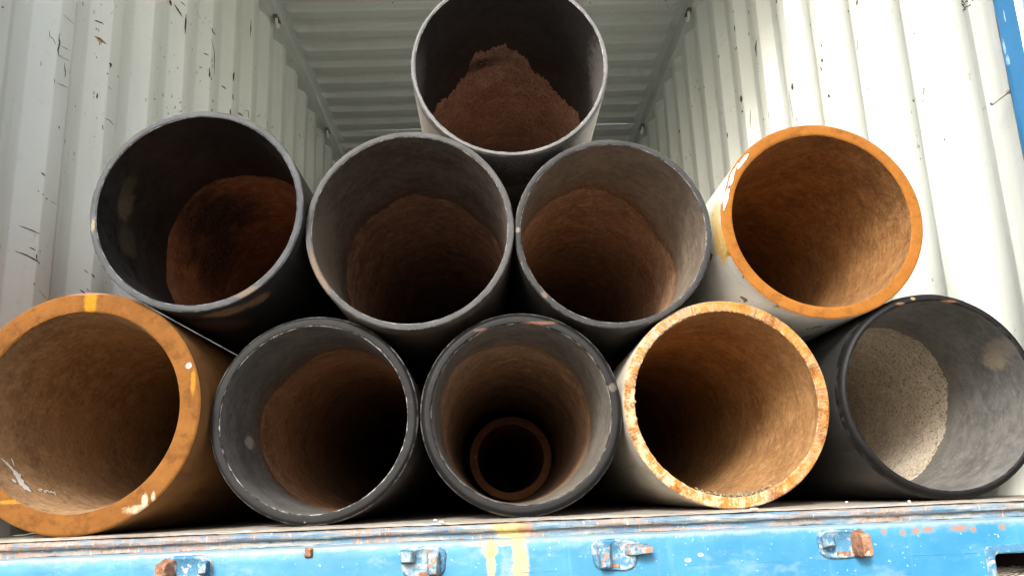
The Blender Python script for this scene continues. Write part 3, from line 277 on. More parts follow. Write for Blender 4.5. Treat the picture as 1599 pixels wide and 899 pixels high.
def inner_paint(name, tint=1.0):
    M = Mat(name, 0.55, spec=0.35)
    x, y, z = M.xyz()
    big = M.noise(2.2, 5, 0.6)
    fine = M.noise(38, 5, 0.6)
    tall = M.noise(1.0, 5, 0.6, vec=M.vmul(M.co, (14, 14, 1.3)))
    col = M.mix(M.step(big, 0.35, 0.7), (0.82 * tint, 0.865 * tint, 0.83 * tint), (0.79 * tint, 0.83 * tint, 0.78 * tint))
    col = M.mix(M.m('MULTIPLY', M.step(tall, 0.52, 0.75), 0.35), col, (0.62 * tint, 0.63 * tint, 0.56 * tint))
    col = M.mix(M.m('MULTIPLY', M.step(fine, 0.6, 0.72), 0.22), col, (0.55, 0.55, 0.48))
    # small rusty chips, gathered in a few areas
    area = M.step(M.noise(3.0, 3, 0.6, off=3.1), 0.50, 0.64)
    chip = M.step(M.noise(1.0, 4, 0.62, vec=M.vmul(M.co, (60, 60, 34)), off=5.0), 0.645, 0.68)
    c2 = M.m('MULTIPLY', area, chip)
    col = M.mix(c2, col, (0.09, 0.055, 0.035))
    # slanting scrapes
    n = M.t.nodes.new('ShaderNodeVectorRotate'); n.rotation_type = 'X_AXIS'
    M.put(n.inputs['Vector'], M.co); n.inputs['Angle'].default_value = 0.6
    scr = M.noise(1.0, 3, 0.6, vec=M.vmul(n.outputs[0], (7, 7, 150)))
    scr = M.m('MULTIPLY', M.step(scr, 0.66, 0.70), M.step(M.noise(2.1, 2, off=8.0), 0.52, 0.62))
    col = M.mix(M.m('MULTIPLY', scr, 0.55), col, (0.33, 0.37, 0.37))
    h = M.m('ADD', M.m('MULTIPLY', M.noise(5, 3), 1.0), M.m('MULTIPLY', c2, -0.25))
    return M.done(col, rough=M.m('ADD', 0.45, M.m('MULTIPLY', fine, 0.25)), bump=h, strength=0.28, dist=0.02)

def blue_paint():
    M = Mat('blue_paint', 0.4, spec=0.45)
    x, y, z = M.xyz()
    big = M.noise(5.0, 5, 0.6)
    strk = M.noise(1.0, 5, 0.65, vec=M.vmul(M.co, (55, 55, 5)))
    fine = M.noise(130, 4, 0.6)
    col = M.mix(M.step(big, 0.3, 0.72), (0.016, 0.135, 0.265), (0.034, 0.185, 0.315))
    col = M.mix(M.m('MULTIPLY', M.step(strk, 0.55, 0.78), 0.3), col, (0.10, 0.24, 0.35))
    col = M.mix(M.m('MULTIPLY', M.step(fine, 0.66, 0.72), 0.5), col, (0.5, 0.62, 0.7))
    # thin brown runs from the lip
    run = M.noise(1.0, 3, 0.6, vec=M.vmul(M.co, (150, 10, 3)), off=2.0)
    run = M.m('MULTIPLY', M.step(run, 0.69, 0.73), M.step(z, -0.115, -0.045))
    col = M.mix(M.m('MULTIPLY', run, 0.6), col, (0.14, 0.14, 0.16))
    # chalky whitened rim under the lip
    rim = M.m('ADD', z, M.m('MULTIPLY', M.m('SUBTRACT', M.noise(28, 5, 0.7), 0.5), 0.022))
    col = M.mix(M.m('MULTIPLY', M.step(rim, -0.047, -0.037), 0.6), col, (0.24, 0.28, 0.29))
    col = M.mix(M.m('MULTIPLY', M.step(M.noise(1.0, 6, 0.7, vec=M.vmul(M.co, (12, 20, 26)), off=12.0), 0.52, 0.66), 0.4), col, (0.16, 0.25, 0.31))
    # white chips
    chip = M.step(M.noise(75, 3, 0.6, off=7.0), 0.77, 0.80)
    col = M.mix(chip, col, (0.34, 0.38, 0.39))
    ru = M.step(M.noise(48, 4, 0.65, off=1.3), 0.75, 0.80)
    col = M.mix(ru, col, (0.33, 0.13, 0.06))
    # yellow paint run down beside the middle, and a thinner one left of it
    for c, r in (((0.008, 0, -0.10), (0.0155, 0.05, 0.12)), ((-0.046, 0, -0.075), (0.008, 0.05, 0.042)), ((-0.035, 0, -0.041), (0.05, 0.05, 0.006)), ((-0.048, 0, -0.054), (0.016, 0.05, 0.012))):
        col = M.mix(M.m('MULTIPLY', M.blob(c, r, 0.5, 55), 0.85), col, (0.42, 0.31, 0.085))
    col = M.mix(M.m('MULTIPLY', M.blob((-0.018, 0, -0.12), (0.012, 0.05, 0.07), 0.6, 40), 0.6), col, (0.22, 0.27, 0.28))
    for c, r in (((-0.062, 0, -0.114), (0.007, 0.05, 0.004)), ((0.235 + 0.115, 0, -0.077), (0.005, 0.05, 0.003)), ((0.325, 0, -0.086), (0.006, 0.05, 0.003))):
        col = M.mix(M.blob(c, r, 0.4, 200), col, (0.8, 0.8, 0.76))
    for sx, w in ((0.705, 5), (0.741, 5), (0.767, 8), (0.790, 10), (0.852, 17), (0.878, 5), (0.935, 6)):
        c = (sx, 0, -0.0505 + 0.002 * math.sin(sx * 90))
        col = M.mix(M.m('MULTIPLY', M.blob(c, (w * 1.0e-3 * 1.4, 0.05, 0.0085), 0.6, 110), 0.5), col, (0.15, 0.20, 0.22))
        col = M.mix(M.blob(c, (w * 0.9e-3, 0.05, 0.0048), 0.6, 130), col, (0.26, 0.105, 0.045))
    h = M.m('ADD', M.m('MULTIPLY', M.noise(9, 3), 1.0), M.m('MULTIPLY', M.noise(60, 3), 0.12))
    return M.done(col, rough=M.m('ADD', 0.3, M.m('MULTIPLY', big, 0.3)), bump=h, strength=0.25, dist=0.012)

def worn_top(name, tan):
    M = Mat(name, 0.8)
    ln = M.noise(1.0, 6, 0.7, vec=M.vmul(M.co, (5, 170, 170)))
    pat = M.noise(1.0, 5, 0.65, vec=M.vmul(M.co, (7, 40, 60)), off=4.0)
    fine = M.noise(240, 4, 0.7)
    col = M.mix(M.step(ln, 0.36, 0.64), tan, (0.33, 0.30, 0.26))
    col = M.mix(M.m('MULTIPLY', M.step(pat, 0.55, 0.62), 0.7), col, (0.17, 0.28, 0.38))
    col = M.mix(M.step(M.noise(1.0, 5, 0.7, vec=M.vmul(M.co, (9, 60, 80)), off=9.0), 0.57, 0.63), col, (0.30, 0.17, 0.10))
    col = M.mix(M.m('MULTIPLY', M.step(ln, 0.66, 0.72), 0.5), col, (0.10, 0.09, 0.085))
    col = M.mix(M.m('MULTIPLY', M.step(fine, 0.62, 0.72), 0.5), col, (0.46, 0.44, 0.40))
    return M.done(col, bump=M.m('ADD', ln, M.m('MULTIPLY', fine, 0.4)), strength=0.5, dist=0.003)

def worn_lip():
    M = Mat('worn_lip_paint', 0.65)
    x, y, z = M.xyz()
    a = M.noise(1.0, 5, 0.7, vec=M.vmul(M.co, (9, 120, 110)))
    b = M.noise(1.0, 5, 0.7, vec=M.vmul(M.co, (170, 60, 30)), off=3.0)
    big = M.noise(1.0, 4, 0.6, vec=M.vmul(M.co, (6, 20, 20)), off=6.0)
    col = M.mix(M.step(a, 0.42, 0.6), (0.075, 0.16, 0.24), (0.25, 0.25, 0.235))
    rust = M.m('MULTIPLY', M.step(b, 0.38, 0.58), M.step(big, 0.40, 0.52))
    col = M.mix(rust, col, (0.24, 0.155, 0.115))
    col = M.mix(M.m('MULTIPLY', M.step(b, 0.58, 0.66), M.step(big, 0.38, 0.5)), col, (0.44, 0.40, 0.37))
    col = M.mix(M.m('MULTIPLY', M.step(M.noise(70, 5, 0.7, off=2.0), 0.6, 0.66), 0.8), col, (0.10, 0.08, 0.07))
    col = M.mix(M.blob((-0.01, 0.0, -0.012), (0.030, 0.05, 0.035), 0.7, 60), col, (0.52, 0.37, 0.11))
    col = M.mix(M.blob((0.02, 0.0, -0.014), (0.015, 0.05, 0.014), 0.9, 90), col, (0.35, 0.17, 0.09))
    return M.done(col, bump=M.m('ADD', a, b), strength=0.55, dist=0.004)

def lug_paint(name, rusty, seed):
    M = Mat(name, 0.75)
    n = M.noise(30, 6, 0.7, off=seed); k = M.noise(70, 6, 0.7, off=seed + 2)
    col = M.mix(M.step(n, 0.46, 0.58), (0.04, 0.145, 0.25), (0.24, 0.30, 0.33))
    rust = M.mix(M.step(k, 0.35, 0.65), (0.13, 0.055, 0.025), (0.30, 0.16, 0.10))
    col = M.mix(M.step(k, 0.70 - rusty * 0.55, 0.74 - rusty * 0.55), col, rust)
    col = M.mix(M.step(M.noise(60, 4, 0.6, off=seed + 5), 0.58, 0.66), col, (0.38, 0.36, 0.33))
    return M.done(col, bump=M.m('ADD', n, k), strength=0.6, dist=0.006)

def flat(name, c, rough=0.8, var=0.25, scale=40):
    M = Mat(name, rough)
    n = M.noise(scale, 4, 0.6)
    return M.done(M.mix(n, tuple(v * (1 - var) for v in c), tuple(v * (1 + var) for v in c)), bump=n, strength=0.2)

M_wall = inner_paint('container_inner_paint')
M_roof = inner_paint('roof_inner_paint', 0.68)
M_blue = blue_paint()
M_top = worn_top('worn_threshold', (0.23, 0.20, 0.16))
M_ply = worn_top('worn_plywood', (0.28, 0.22, 0.16))
M_lip = worn_lip()
M_ring = flat('ring_paint', (0.80, 0.82, 0.76), 0.5, 0.1)
M_tab = flat('ring_tab_shade', (0.16, 0.15, 0.125), 0.8)  # dark shadow around the lashing rings, painted in as the tab colour
M_ink = flat('black_marker', (0.03, 0.03, 0.035))
M_scr = {'k': flat('dark_rust_scrape', (0.075, 0.05, 0.035), 0.9, 0.5, 300), 'b': flat('brown_rust_scrape', (0.20, 0.10, 0.045), 0.9, 0.5, 300),
         'g': flat('grey_scrape', (0.33, 0.36, 0.36), 0.9, 0.3, 300), 'o': flat('orange_rust_scrape', (0.50, 0.33, 0.18), 0.9, 0.3, 300),
         'u': flat('faint_blue_ink', (0.42, 0.52, 0.60))}

cont = thing('shipping_container', 'blue steel shipping container with cream corrugated inner walls holding the stacked pipes', 'shipping container', (0, 0, BASE))
OFF = (0, 0, -BASE)
def cpart(name, me, mat, parent=None):
    return link(name, me, mat, parent or cont, OFF if parent is None else (0, 0, 0))

def wall_knots(side):
    s0, p = (0.323, 0.293) if side < 0 else (0.300, 0.2945)
    ks = []
    k = -2
    while True:
        b = s0 + k * p
        for t, d in ((0.0, 0.0), (0.245, 0.036), (0.495, 0.036), (0.74, 0.0)):
            ks.append((b + t * p, d))
        k += 1
        if b > CLEN: break
    return [q for q in ks if 0.03 < q[0] < CLEN - 0.01]
for side in (-1, 1):
    ks = [(0.0135, 0.0)] + wall_knots(side) + [(CLEN, 0.0)]
    zs = [0.0, 0.5, 1.0, 1.5, 2.0, 2.4, 2.60]
    r = random.Random(side + 5)
    # soften every fold with a small two-step radius
    pts = []
    for i, (y, d) in enumerate(ks):
        if 0 < i < len(ks) - 1:
            (ya, da), (yb, db) = ks[i - 1], ks[i + 1]
            rad = 0.005
            la, lb = math.hypot(y - ya, d - da), math.hypot(yb - y, db - d)
            p0 = (y + (ya - y) * rad / la, d + (da - d) * rad / la); p1 = (y + (yb - y) * rad / lb, d + (db - d) * rad / lb)
            pts += [p0, ((p0[0] + p1[0] + 2 * y) / 4, (p0[1] + p1[1] + 2 * d) / 4), p1]
        else:
            pts.append((y, d))
    vs, fs = [], []
    m = len(zs)
    for (y, d) in pts:
        for z in zs:
            vs.append((side * (HW - d), y, z))
    for i in range(len(pts) - 1):
        for j in range(m - 1):
            q = (i * m + j, i * m + j + 1, (i + 1) * m + j + 1, (i + 1) * m + j)
            fs.append(q if side > 0 else q[::-1])
    me = mesh('side_wall', vs, fs, True, 50)
    w = cpart('side_wall', me, M_wall)
    for k in 'kbgou':
        key = ('L' if side < 0 else 'R') + k
        if key in MARKS:
            o = ribbons('paint_scrape', MARKS[key], M_scr[k], w)
            o['kind'] = 'stuff'
    if side > 0:
        o = ribbons('marker_writing', MARKS['RW'], M_ink, w)
    # a vertical weld bead where two sheets meet
    ym = 0.323 + 3 * 0.293 + 0.293 * 0.70 if side < 0 else 0.300 + 3 * 0.2945 + 0.2945 * 0.70
    bv = []
    wx = side * (HW - 0.006)
    for z in np.linspace(0.0, 2.58, 60):
        a = 0.0016 * (1 + 0.4 * math.sin(z * 140))
        bv.append([(wx, ym - 0.004, z), (wx - side * (0.003 + a), ym, z), (wx, ym + 0.004, z)])
    vv = [p for q in bv for p in q]
    ff = []
    for i in range(len(bv) - 1):
        for j in range(2):
            ff.append((3 * i + j, 3 * i + j + 1, 3 * i + j + 4, 3 * i + j + 3))
    link('weld_bead', mesh('weld_bead', vv, ff, True), M_wall, w)
    # outer rails and the top rail seen from inside
    xa, xb = side * 1.136, side * 1.24
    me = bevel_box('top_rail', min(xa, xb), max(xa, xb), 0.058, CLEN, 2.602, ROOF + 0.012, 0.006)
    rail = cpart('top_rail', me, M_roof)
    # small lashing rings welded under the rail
    ry = [2.46 + 1.44 * k for k in range(-1, 7)] if side < 0 else [2.49 + 1.49 * k for k in range(-1, 7)]
    for k, y in enumerate(ry):
        if y > CLEN - 0.3: continue
        x = side * 1.134
        # ring: bent round bar
        vs, fs = [], []
        for i in range(13):
            a = math.pi * (i / 12)
            cxr, czr = 0.030 * math.cos(a), -0.055 * math.sin(a)
            nrm = Vector((0, math.cos(a), -math.sin(a)))
            for q in range(6):
                b = 2 * math.pi * q / 6
                off = nrm * (0.0075 * math.cos(b)) + Vector((1, 0, 0)) * (0.0075 * math.sin(b))
                vs.append((x + off.x - side * 0.012, y + cxr + off.y, 2.60 + czr + off.z + 0.004))
        for i in range(12):
            for q in range(6):
                fs.append((i * 6 + q, i * 6 + (q + 1) % 6, (i + 1) * 6 + (q + 1) % 6, (i + 1) * 6 + q))
        ring = link('lashing_ring', mesh('lashing_ring', vs, fs, True), M_ring, rail)
        xs = sorted((x + side * 0.004, x - side * 0.020))
        link('ring_tab', bevel_box('ring_tab', xs[0], xs[1], y - 0.042, y + 0.042, 2.585, 2.606, 0.003), M_tab, ring)
    # bottom side rail outside
    xs = sorted((side * 1.20, side * 1.235))
    cpart('bottom_rail', bevel_box('bottom_rail', xs[0], xs[1], 0.06, CLEN, -0.16, 0.0, 0.004), M_blue)
    # outer corner post
    xs = sorted((side * 1.1245, side * 1.1715))
    v_, zz = [], np.linspace(-0.06, 2.72, 90)
    rp = random.Random(3 + side)
    prof = [(xs[0] + 0.003, 0.012), (xs[0], 0.005), (xs[0] + 0.004, 0.0), (xs[1] - 0.004, 0.0), (xs[1], 0.005), (xs[1], 0.012)]
    for z in zz:
        for px, py in prof:
            v_.append((px + rp.uniform(-0.0006, 0.0006), py + rp.uniform(-0.0006, 0.0006), z))
    f_ = []
    for i in range(len(zz) - 1):
        for j in range(5):
            f_.append((i * 6 + j, i * 6 + j + 1, (i + 1) * 6 + j + 1, (i + 1) * 6 + j))
    M = Mat('blue_post_paint', 0.42)
    n1 = M.noise(60, 5, 0.7); n2 = M.noise(1.0, 4, 0.6, vec=M.vmul(M.co, (80, 80, 16)), off=2.2); n3 = M.noise(4, 4)
    col = M.mix(n3, (0.003, 0.060, 0.150), (0.006, 0.085, 0.19))
    col = M.mix(M.m('MULTIPLY', M.step(n2, 0.64, 0.72), 0.5), col, (0.06, 0.20, 0.32))
    for c, r_ in (((1.129, 0, 0.935), (0.003, 0.02, 0.012)), ((1.140, 0, 1.04), (0.0015, 0.02, 0.014)), ((1.127, 0, 0.965), (0.0015, 0.02, 0.02))):
        col = M.mix(M.blob(c, r_, 0.9, 90), col, (0.16, 0.26, 0.33))
    cpart('corner_post', mesh('corner_post', v_, f_, True, 40), M.done(col, bump=M.noise(12, 4), strength=0.25, dist=0.01))

# roof: sheets of five pressed ribs each
def smooth01(t):
    t = max(0.0, min(1.0, t)); return t * t * (3 - 2 * t)
RP = 0.2083
xs_roof = [-1.19, -1.14, -1.112, -1.104, -1.096, -1.088, -1.08, -1.068, -1.05, -0.8, -0.4, 0, 0.4, 0.8, 1.05, 1.068, 1.08, 1.088, 1.096, 1.104, 1.112, 1.14, 1.19]
def rib(t):
    """how far a rib is pressed down at t of its pitch; the slope that faces the mouth is at the start"""
    if t < 0.10: return smooth01(t / 0.10)
    if t < 0.50: return 1.0
    if t < 0.60: return 1.0 - smooth01((t - 0.50) / 0.10)
    return 0.0
ts = [0, .02, .04, .06, .08, .10, .16, .30, .44, .50, .52, .54, .56, .58, .60, .7, .85]
y_first = 2.529 - 0.10 * RP - 12 * RP
sheet = 0
y0 = y_first
while y0 < CLEN - 0.1:
    ys, ds = [], []
    for k in range(5):
        for t in ts:
            ys.append(y0 + (k + t) * RP); ds.append(rib(t))
    ys.append(y0 + 5 * RP + 0.004); ds.append(0.0)
    keep = [(y, d) for y, d in zip(ys, ds) if 0.06 <= y <= CLEN + 0.002]
    vs, fs = [], []
    n = len(xs_roof)
    rs = random.Random(sheet)
    sag = [rs.uniform(-0.0015, 0.0015) for _ in xs_roof]
    for y, d in keep:
        for i, x in enumerate(xs_roof):
            e = smooth01((1.112 - abs(x)) / 0.036)
            vs.append((x, y, ROOF + 0.030 - 0.033 * d * e + sag[i] * e + (0.0015 if sheet % 2 else 0.0)))
    for j in range(len(keep) - 1):
        for i in range(n - 1):
            fs.append((j * n + i, (j + 1) * n + i, (j + 1) * n + i + 1, j * n + i + 1))
    if len(keep) > 2:
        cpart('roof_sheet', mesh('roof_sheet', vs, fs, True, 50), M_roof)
    sheet += 1
    y0 += 5 * RP

# header beam over the mouth and the closed far end
cpart('door_header', bevel_box('door_header', -1.124, 1.124, 0.0, 0.056, 2.585, 2.72, 0.006), M_blue)
cpart('end_wall', mesh('end_wall', *box_vf(-1.24, 1.24, CLEN + 0.004, CLEN + 0.03, -0.15, 2.70)), M_wall)

# floor: threshold plate at the mouth, plywood sheets behind it
def strip_mesh(name, prof, x0, x1, nx=160, jit=0.0006, seed=0, sharp=45):
    r = random.Random(seed)
    vs, fs = [], []
    n = len(prof)
    f1 = [wob(seed + k, ((5, 1), (13, .7), (37, .6), (71, .5))) for k in range(n)]
    for i in range(nx + 1):
        x = x0 + (x1 - x0) * i / nx
        t = math.pi * x
        for j, (y, z) in enumerate(prof):
            vs.append((x, y + jit * f1[j](t) + r.uniform(-jit, jit) * 0.4, z + jit * f1[(j + 1) % n](t + 1) + r.uniform(-jit, jit) * 0.4))
    for i in range(nx):
        for j in range(n - 1):
            fs.append((i * n + j, (i + 1) * n + j, (i + 1) * n + j + 1, i * n + j + 1))
    return mesh(name, vs, fs, True, sharp)
cpart('threshold_plate', strip_mesh('threshold_plate', [(0.40, -0.0005), (0.07, -0.0008), (0.052, -0.001), (0.050, -0.0035), (0.046, -0.0035), (0.044, -0.0015), (0.026, -0.002), (0.024, -0.004)], -1.194, 1.194, 200, 0.0005, 4), M_top)
for iy in range(5):
    for ix in range(2):
        xa = -1.194 + ix * 1.1945; ya = 0.404 + iy * 2.32
        cpart('floor_panel', mesh('floor_panel', *box_vf(xa, xa + 1.1915, ya, min(ya + 2.316, CLEN), -0.028, -0.001)), M_ply)
cpart('sill_lip', strip_mesh('sill_lip', [(0.026, -0.0062), (0.006, -0.0062), (0.001, -0.0085), (-0.0015, -0.013), (0.0, -0.0175), (0.004, -0.020), (0.010, -0.0215), (0.012, -0.026), (0.011, -0.032)], -1.194, 1.194, 240, 0.0009, 9), M_lip)

# sill face with the pocket opening
PX0, PX1, PZ0, PZ1 = 0.909, 1.075, -0.175, -0.096
def face_strip(name, x0, x1, seed):
    prof = [(0.0105, -0.0325), (0.002, -0.0345), (-0.003, -0.0365), (-0.0045, -0.041), (-0.0045, -0.06), (-0.0045, PZ1)]
    return strip_mesh(name, prof, x0, x1, max(4, int((x1 - x0) * 100)), 0.0006, seed)
face = cpart('sill_face', None or strip_mesh('sill_face', [(0.0105, -0.0325), (0.002, -0.0345), (-0.003, -0.0365), (-0.0045, -0.041), (-0.0045, -0.06), (-0.0045, PZ1)], -1.194, 1.194, 240, 0.0005, 21), M_blue)
vs, fs = [], []
for (xa, xb) in ((-1.194, PX0), (PX1, 1.194)):
    b = len(vs); vs += [(xa, -0.0045, PZ1), (xb, -0.0045, PZ1), (xb, -0.0045, -0.215), (xa, -0.0045, -0.215)]; fs.append((b, b + 3, b + 2, b + 1))
b = len(vs); vs += [(PX0, -0.0045, PZ0), (PX1, -0.0045, PZ0), (PX1, -0.0045, -0.215), (PX0, -0.0045, -0.215)]; fs.append((b, b + 3, b + 2, b + 1))
cpart('lower_face', mesh('lower_face', vs, fs), M_blue)
# pocket: raised rounded frame, dark box, dirt on its floor
def rrect(x0, x1, z0, z1, r, n=6):
    pts = []
    for cx, cz, a0 in ((x1 - r, z1 - r, 0), (x0 + r, z1 - r, 90), (x0 + r, z0 + r, 180), (x1 - r, z0 + r, 270)):
        for i in range(n + 1):
            a = math.radians(a0 + 90 * i / n)
            pts.append((cx + r * math.cos(a), cz + r * math.sin(a)))
    return pts
loops = [(rrect(PX0 - 0.016, PX1 + 0.016, PZ0 - 0.016, PZ1 + 0.014, 0.012), -0.004), (rrect(PX0 - 0.014, PX1 + 0.014, PZ0 - 0.014, PZ1 + 0.012, 0.012), -0.0085),
         (rrect(PX0 - 0.002, PX1 + 0.002, PZ0 - 0.002, PZ1 + 0.001, 0.010), -0.0085), (rrect(PX0 + 0.001, PX1 - 0.001, PZ0 + 0.001, PZ1 - 0.002, 0.009), -0.006), (rrect(PX0 + 0.001, PX1 - 0.001, PZ0 + 0.001, PZ1 - 0.002, 0.009), 0.02)]
vs, fs = [], []
n = len(loops[0][0])
for lp, y in loops:
    vs += [(x, y, z) for x, z in lp]
for k in range(len(loops) - 1):
    for i in range(n):
        fs.append((k * n + i, k * n + (i + 1) % n, (k + 1) * n + (i + 1) % n, (k + 1) * n + i))
pf = cpart('pocket_frame', mesh('pocket_frame', vs, fs, True, 35), lug_paint('pocket_frame_paint', 0.12, 3.0))
v_, f_ = box_vf(PX0 - 0.01, PX1 + 0.01, 0.0205, 0.30, PZ0 - 0.01, PZ1 + 0.01)
link('pocket_box', mesh('pocket_box', v_, [f_[i] for i in (0, 1, 3, 4, 5)]), flat('dark_rust_steel', (0.06, 0.045, 0.035)), pf)
vs, fs = [], []
rr = random.Random(2)
for i in range(25):
    for j in range(17):
        vs.append((PX0 + 0.002 + i * 0.0067, 0.0 + j * 0.012, PZ0 + 0.004 + 0.03 * smooth01(j / 9) + rr.uniform(-0.002, 0.002)))
for i in range(24):
    for j in range(16):
        fs.append((i * 17 + j, (i + 1) * 17 + j, (i + 1) * 17 + j + 1, i * 17 + j + 1))
MD = Mat('pocket_dirt', 0.9)
nd = MD.noise(1.0, 5, 0.7, vec=MD.vmul(MD.co, (10, 90, 60)))
o = link('pocket_dirt', mesh('pocket_dirt', vs, fs, True), MD.done(MD.mix(MD.step(nd, 0.44, 0.5), (0.12, 0.07, 0.04), (0.62, 0.60, 0.56)), bump=nd, strength=0.5), pf)
o['kind'] = 'stuff'

# cam keepers welded to the sill face: plate with two worn lugs each
def keeper_plate(cx, cz, w, h, seed):
    r = random.Random(seed)
    n = 28
    outl = []
    for i in range(n):
        a = 2 * math.pi * i / n
        c, s_ = math.cos(a), math.sin(a)
        ex = math.copysign(abs(c) ** 0.55, c); ez = math.copysign(abs(s_) ** 0.55, s_)
        taper = 1.0 - 0.14 * (1 - ez) / 2
        outl.append((cx + w / 2 * ex * taper + r.uniform(-0.0007, 0.0007), cz + h / 2 * ez + r.uniform(-0.0007, 0.0007)))
    vs, fs = [], []
    rings = [(1.06, -0.0043), (1.03, -0.0075), (0.99, -0.0095), (0.94, -0.0115), (0.84, -0.0115), (0.76, -0.0085), (0.0, -0.0080)]
    for k, y in rings[:-1]:
        for x, z in outl:
            vs.append((cx + (x - cx) * k, y, cz + (z - cz) * k))
    vs.append((cx, rings[-1][1], cz))
    m = len(rings) - 1
    for j in range(m - 1):
        for i in range(n):
            fs.append((j * n + i, j * n + (i + 1) % n, (j + 1) * n + (i + 1) % n, (j + 1) * n + i))
    for i in range(n):
        fs.append(((m - 1) * n + i, (m - 1) * n + (i + 1) % n, m * n))
    return mesh('keeper_plate', vs, fs, True, 60)
def lug_mesh(x, z, w, h, d, seed, skew=0.0, lean=0.0, taper=0.8):
    """an upset steel claw: narrower and rounded at its tip"""
    r = random.Random(seed)
    bm = bmesh.new()
    secs = [(0.0, 1.15), (0.35, 1.0), (0.8, 0.5 + 0.5 * taper), (1.0, taper * 0.82)]
    rings = []
    n = 12
    for t, k in secs:
        ring = []
        for i in range(n):
            a = 2 * math.pi * (i + 0.5) / n
            ex = math.copysign(abs(math.cos(a)) ** 0.3, math.cos(a)); ez = math.copysign(abs(math.sin(a)) ** 0.3, math.sin(a))
            ring.append(bm.verts.new((x + skew * t + w / 2 * k * ex + r.uniform(-0.0009, 0.0009), -0.006 - d * t + r.uniform(-0.0008, 0.0008), z + lean * t + h / 2 * k * ez + r.uniform(-0.0009, 0.0009))))
        rings.append(ring)
    for a, b in zip(rings, rings[1:]):
        for i in range(n):
            bm.faces.new((a[i], a[(i + 1) % n], b[(i + 1) % n], b[i]))
    bm.faces.new(rings[-1])
    bmesh.ops.recalc_face_normals(bm, faces=bm.faces[:])
    me = bpy.data.meshes.new('keeper_lug')
    bm.to_mesh(me); bm.free()
    me.polygons.foreach_set('use_smooth', [True] * len(me.polygons))
    me.set_sharp_from_angle(angle=math.radians(28))
    return me
KP = flat('keeper_blue', (0.09, 0.33, 0.56), 0.5, 0.25, 30)
keepers = [
    ((-0.610, -0.070), 0.094, 0.058, [(-0.642, -0.066, 0.024, 0.040, 0.034, -0.006, -0.004, 0.9, 0.75), (-0.578, -0.062, 0.020, 0.024, 0.026, 0.004, 0.0, 0.8, 0.2)]),
    ((-0.172, -0.070), 0.086, 0.056, [(-0.200, -0.058, 0.026, 0.024, 0.026, -0.002, 0.0, 0.75, 0.15), (-0.153, -0.070, 0.022, 0.044, 0.032, 0.0, -0.004, 0.8, 0.35)]),
    ((0.188, -0.071), 0.088, 0.056, [(0.168, -0.069, 0.026, 0.044, 0.028, -0.002, -0.006, 0.75, 0.3), (0.222, -0.062, 0.032, 0.020, 0.034, 0.022, 0.0, 0.75, 0.35)]),
    ((0.616, -0.068), 0.086, 0.052, [(0.594, -0.064, 0.026, 0.022, 0.028, -0.006, 0.002, 0.7, 0.12), (0.650, -0.068, 0.024, 0.044, 0.036, 0.004, -0.004, 0.95, 0.8)]),
]
for k, ((kx, kz), kw, kh, lugs) in enumerate(keepers):
    kp = cpart('cam_keeper', keeper_plate(kx, kz, kw, kh, k), lug_paint('keeper_paint', 0.16, k * 1.7 + 11))
    for q, (lx, lz, lw, lh, ld, sk, ln, tp, ru) in enumerate(lugs):
        link('keeper_lug', lug_mesh(lx, lz, lw, lh, ld, k * 7 + q, sk, ln, tp), lug_paint('lug_paint', min(ru, 0.9), k * 3.3 + q), kp)
    x0 = kx + (0.004 if k % 2 else -0.008)
    link('weld_patch', bevel_box('weld_patch', x0 - 0.012, x0 + 0.014, -0.0125, -0.006, kz - kh * 0.42, kz - kh * 0.28, 0.002, jit=0.001, seed=k), lug_paint('weld_patch_paint', 0.8, k + 0.5), kp)
# broken-off stub left of the second keeper
cpart('broken_stub', lug_mesh(-0.386, -0.044, 0.013, 0.016, 0.008, 77, 0, 0, 0.8), lug_paint('stub_paint', 0.7, 5.5))

# bent lashing bar on the right post
def tube_mesh(name, pts, r, n=10):
    vs, fs = [], []
    P = [Vector(p) for p in pts]
    for i, p in enumerate(P):
        d = (P[min(i + 1, len(P) - 1)] - P[max(0, i - 1)]).normalized()
        a = d.cross(Vector((0.3, 0.2, 1))).normalized(); b = d.cross(a)
        for q in range(n):
            t = 2 * math.pi * q / n
            vs.append(p + (a * math.cos(t) + b * math.sin(t)) * r)
    for i in range(len(P) - 1):
        for q in range(n):
            fs.append((i * n + q, i * n + (q + 1) % n, (i + 1) * n + (q + 1) % n, (i + 1) * n + q))
    fs.append(tuple(range(n))[::-1]); fs.append(tuple((len(P) - 1) * n + q for q in range(n)))
    return mesh(name, vs, fs, True, 50)
bar = [(1.150, 0.04, 0.878), (1.135, 0.035, 0.872), (1.118, 0.035, 0.862), (1.104, 0.035, 0.851), (1.096, 0.036, 0.846)]
cpart('lashing_bar', tube_mesh('lashing_bar', bar, 0.0042), flat('grey_bar_steel', (0.25, 0.24, 0.22), 0.5))

# ------------------------------------------------------------------ pipes
RUST_DARK, RUST_MID = (0.125, 0.070, 0.047), (0.215, 0.130, 0.086)

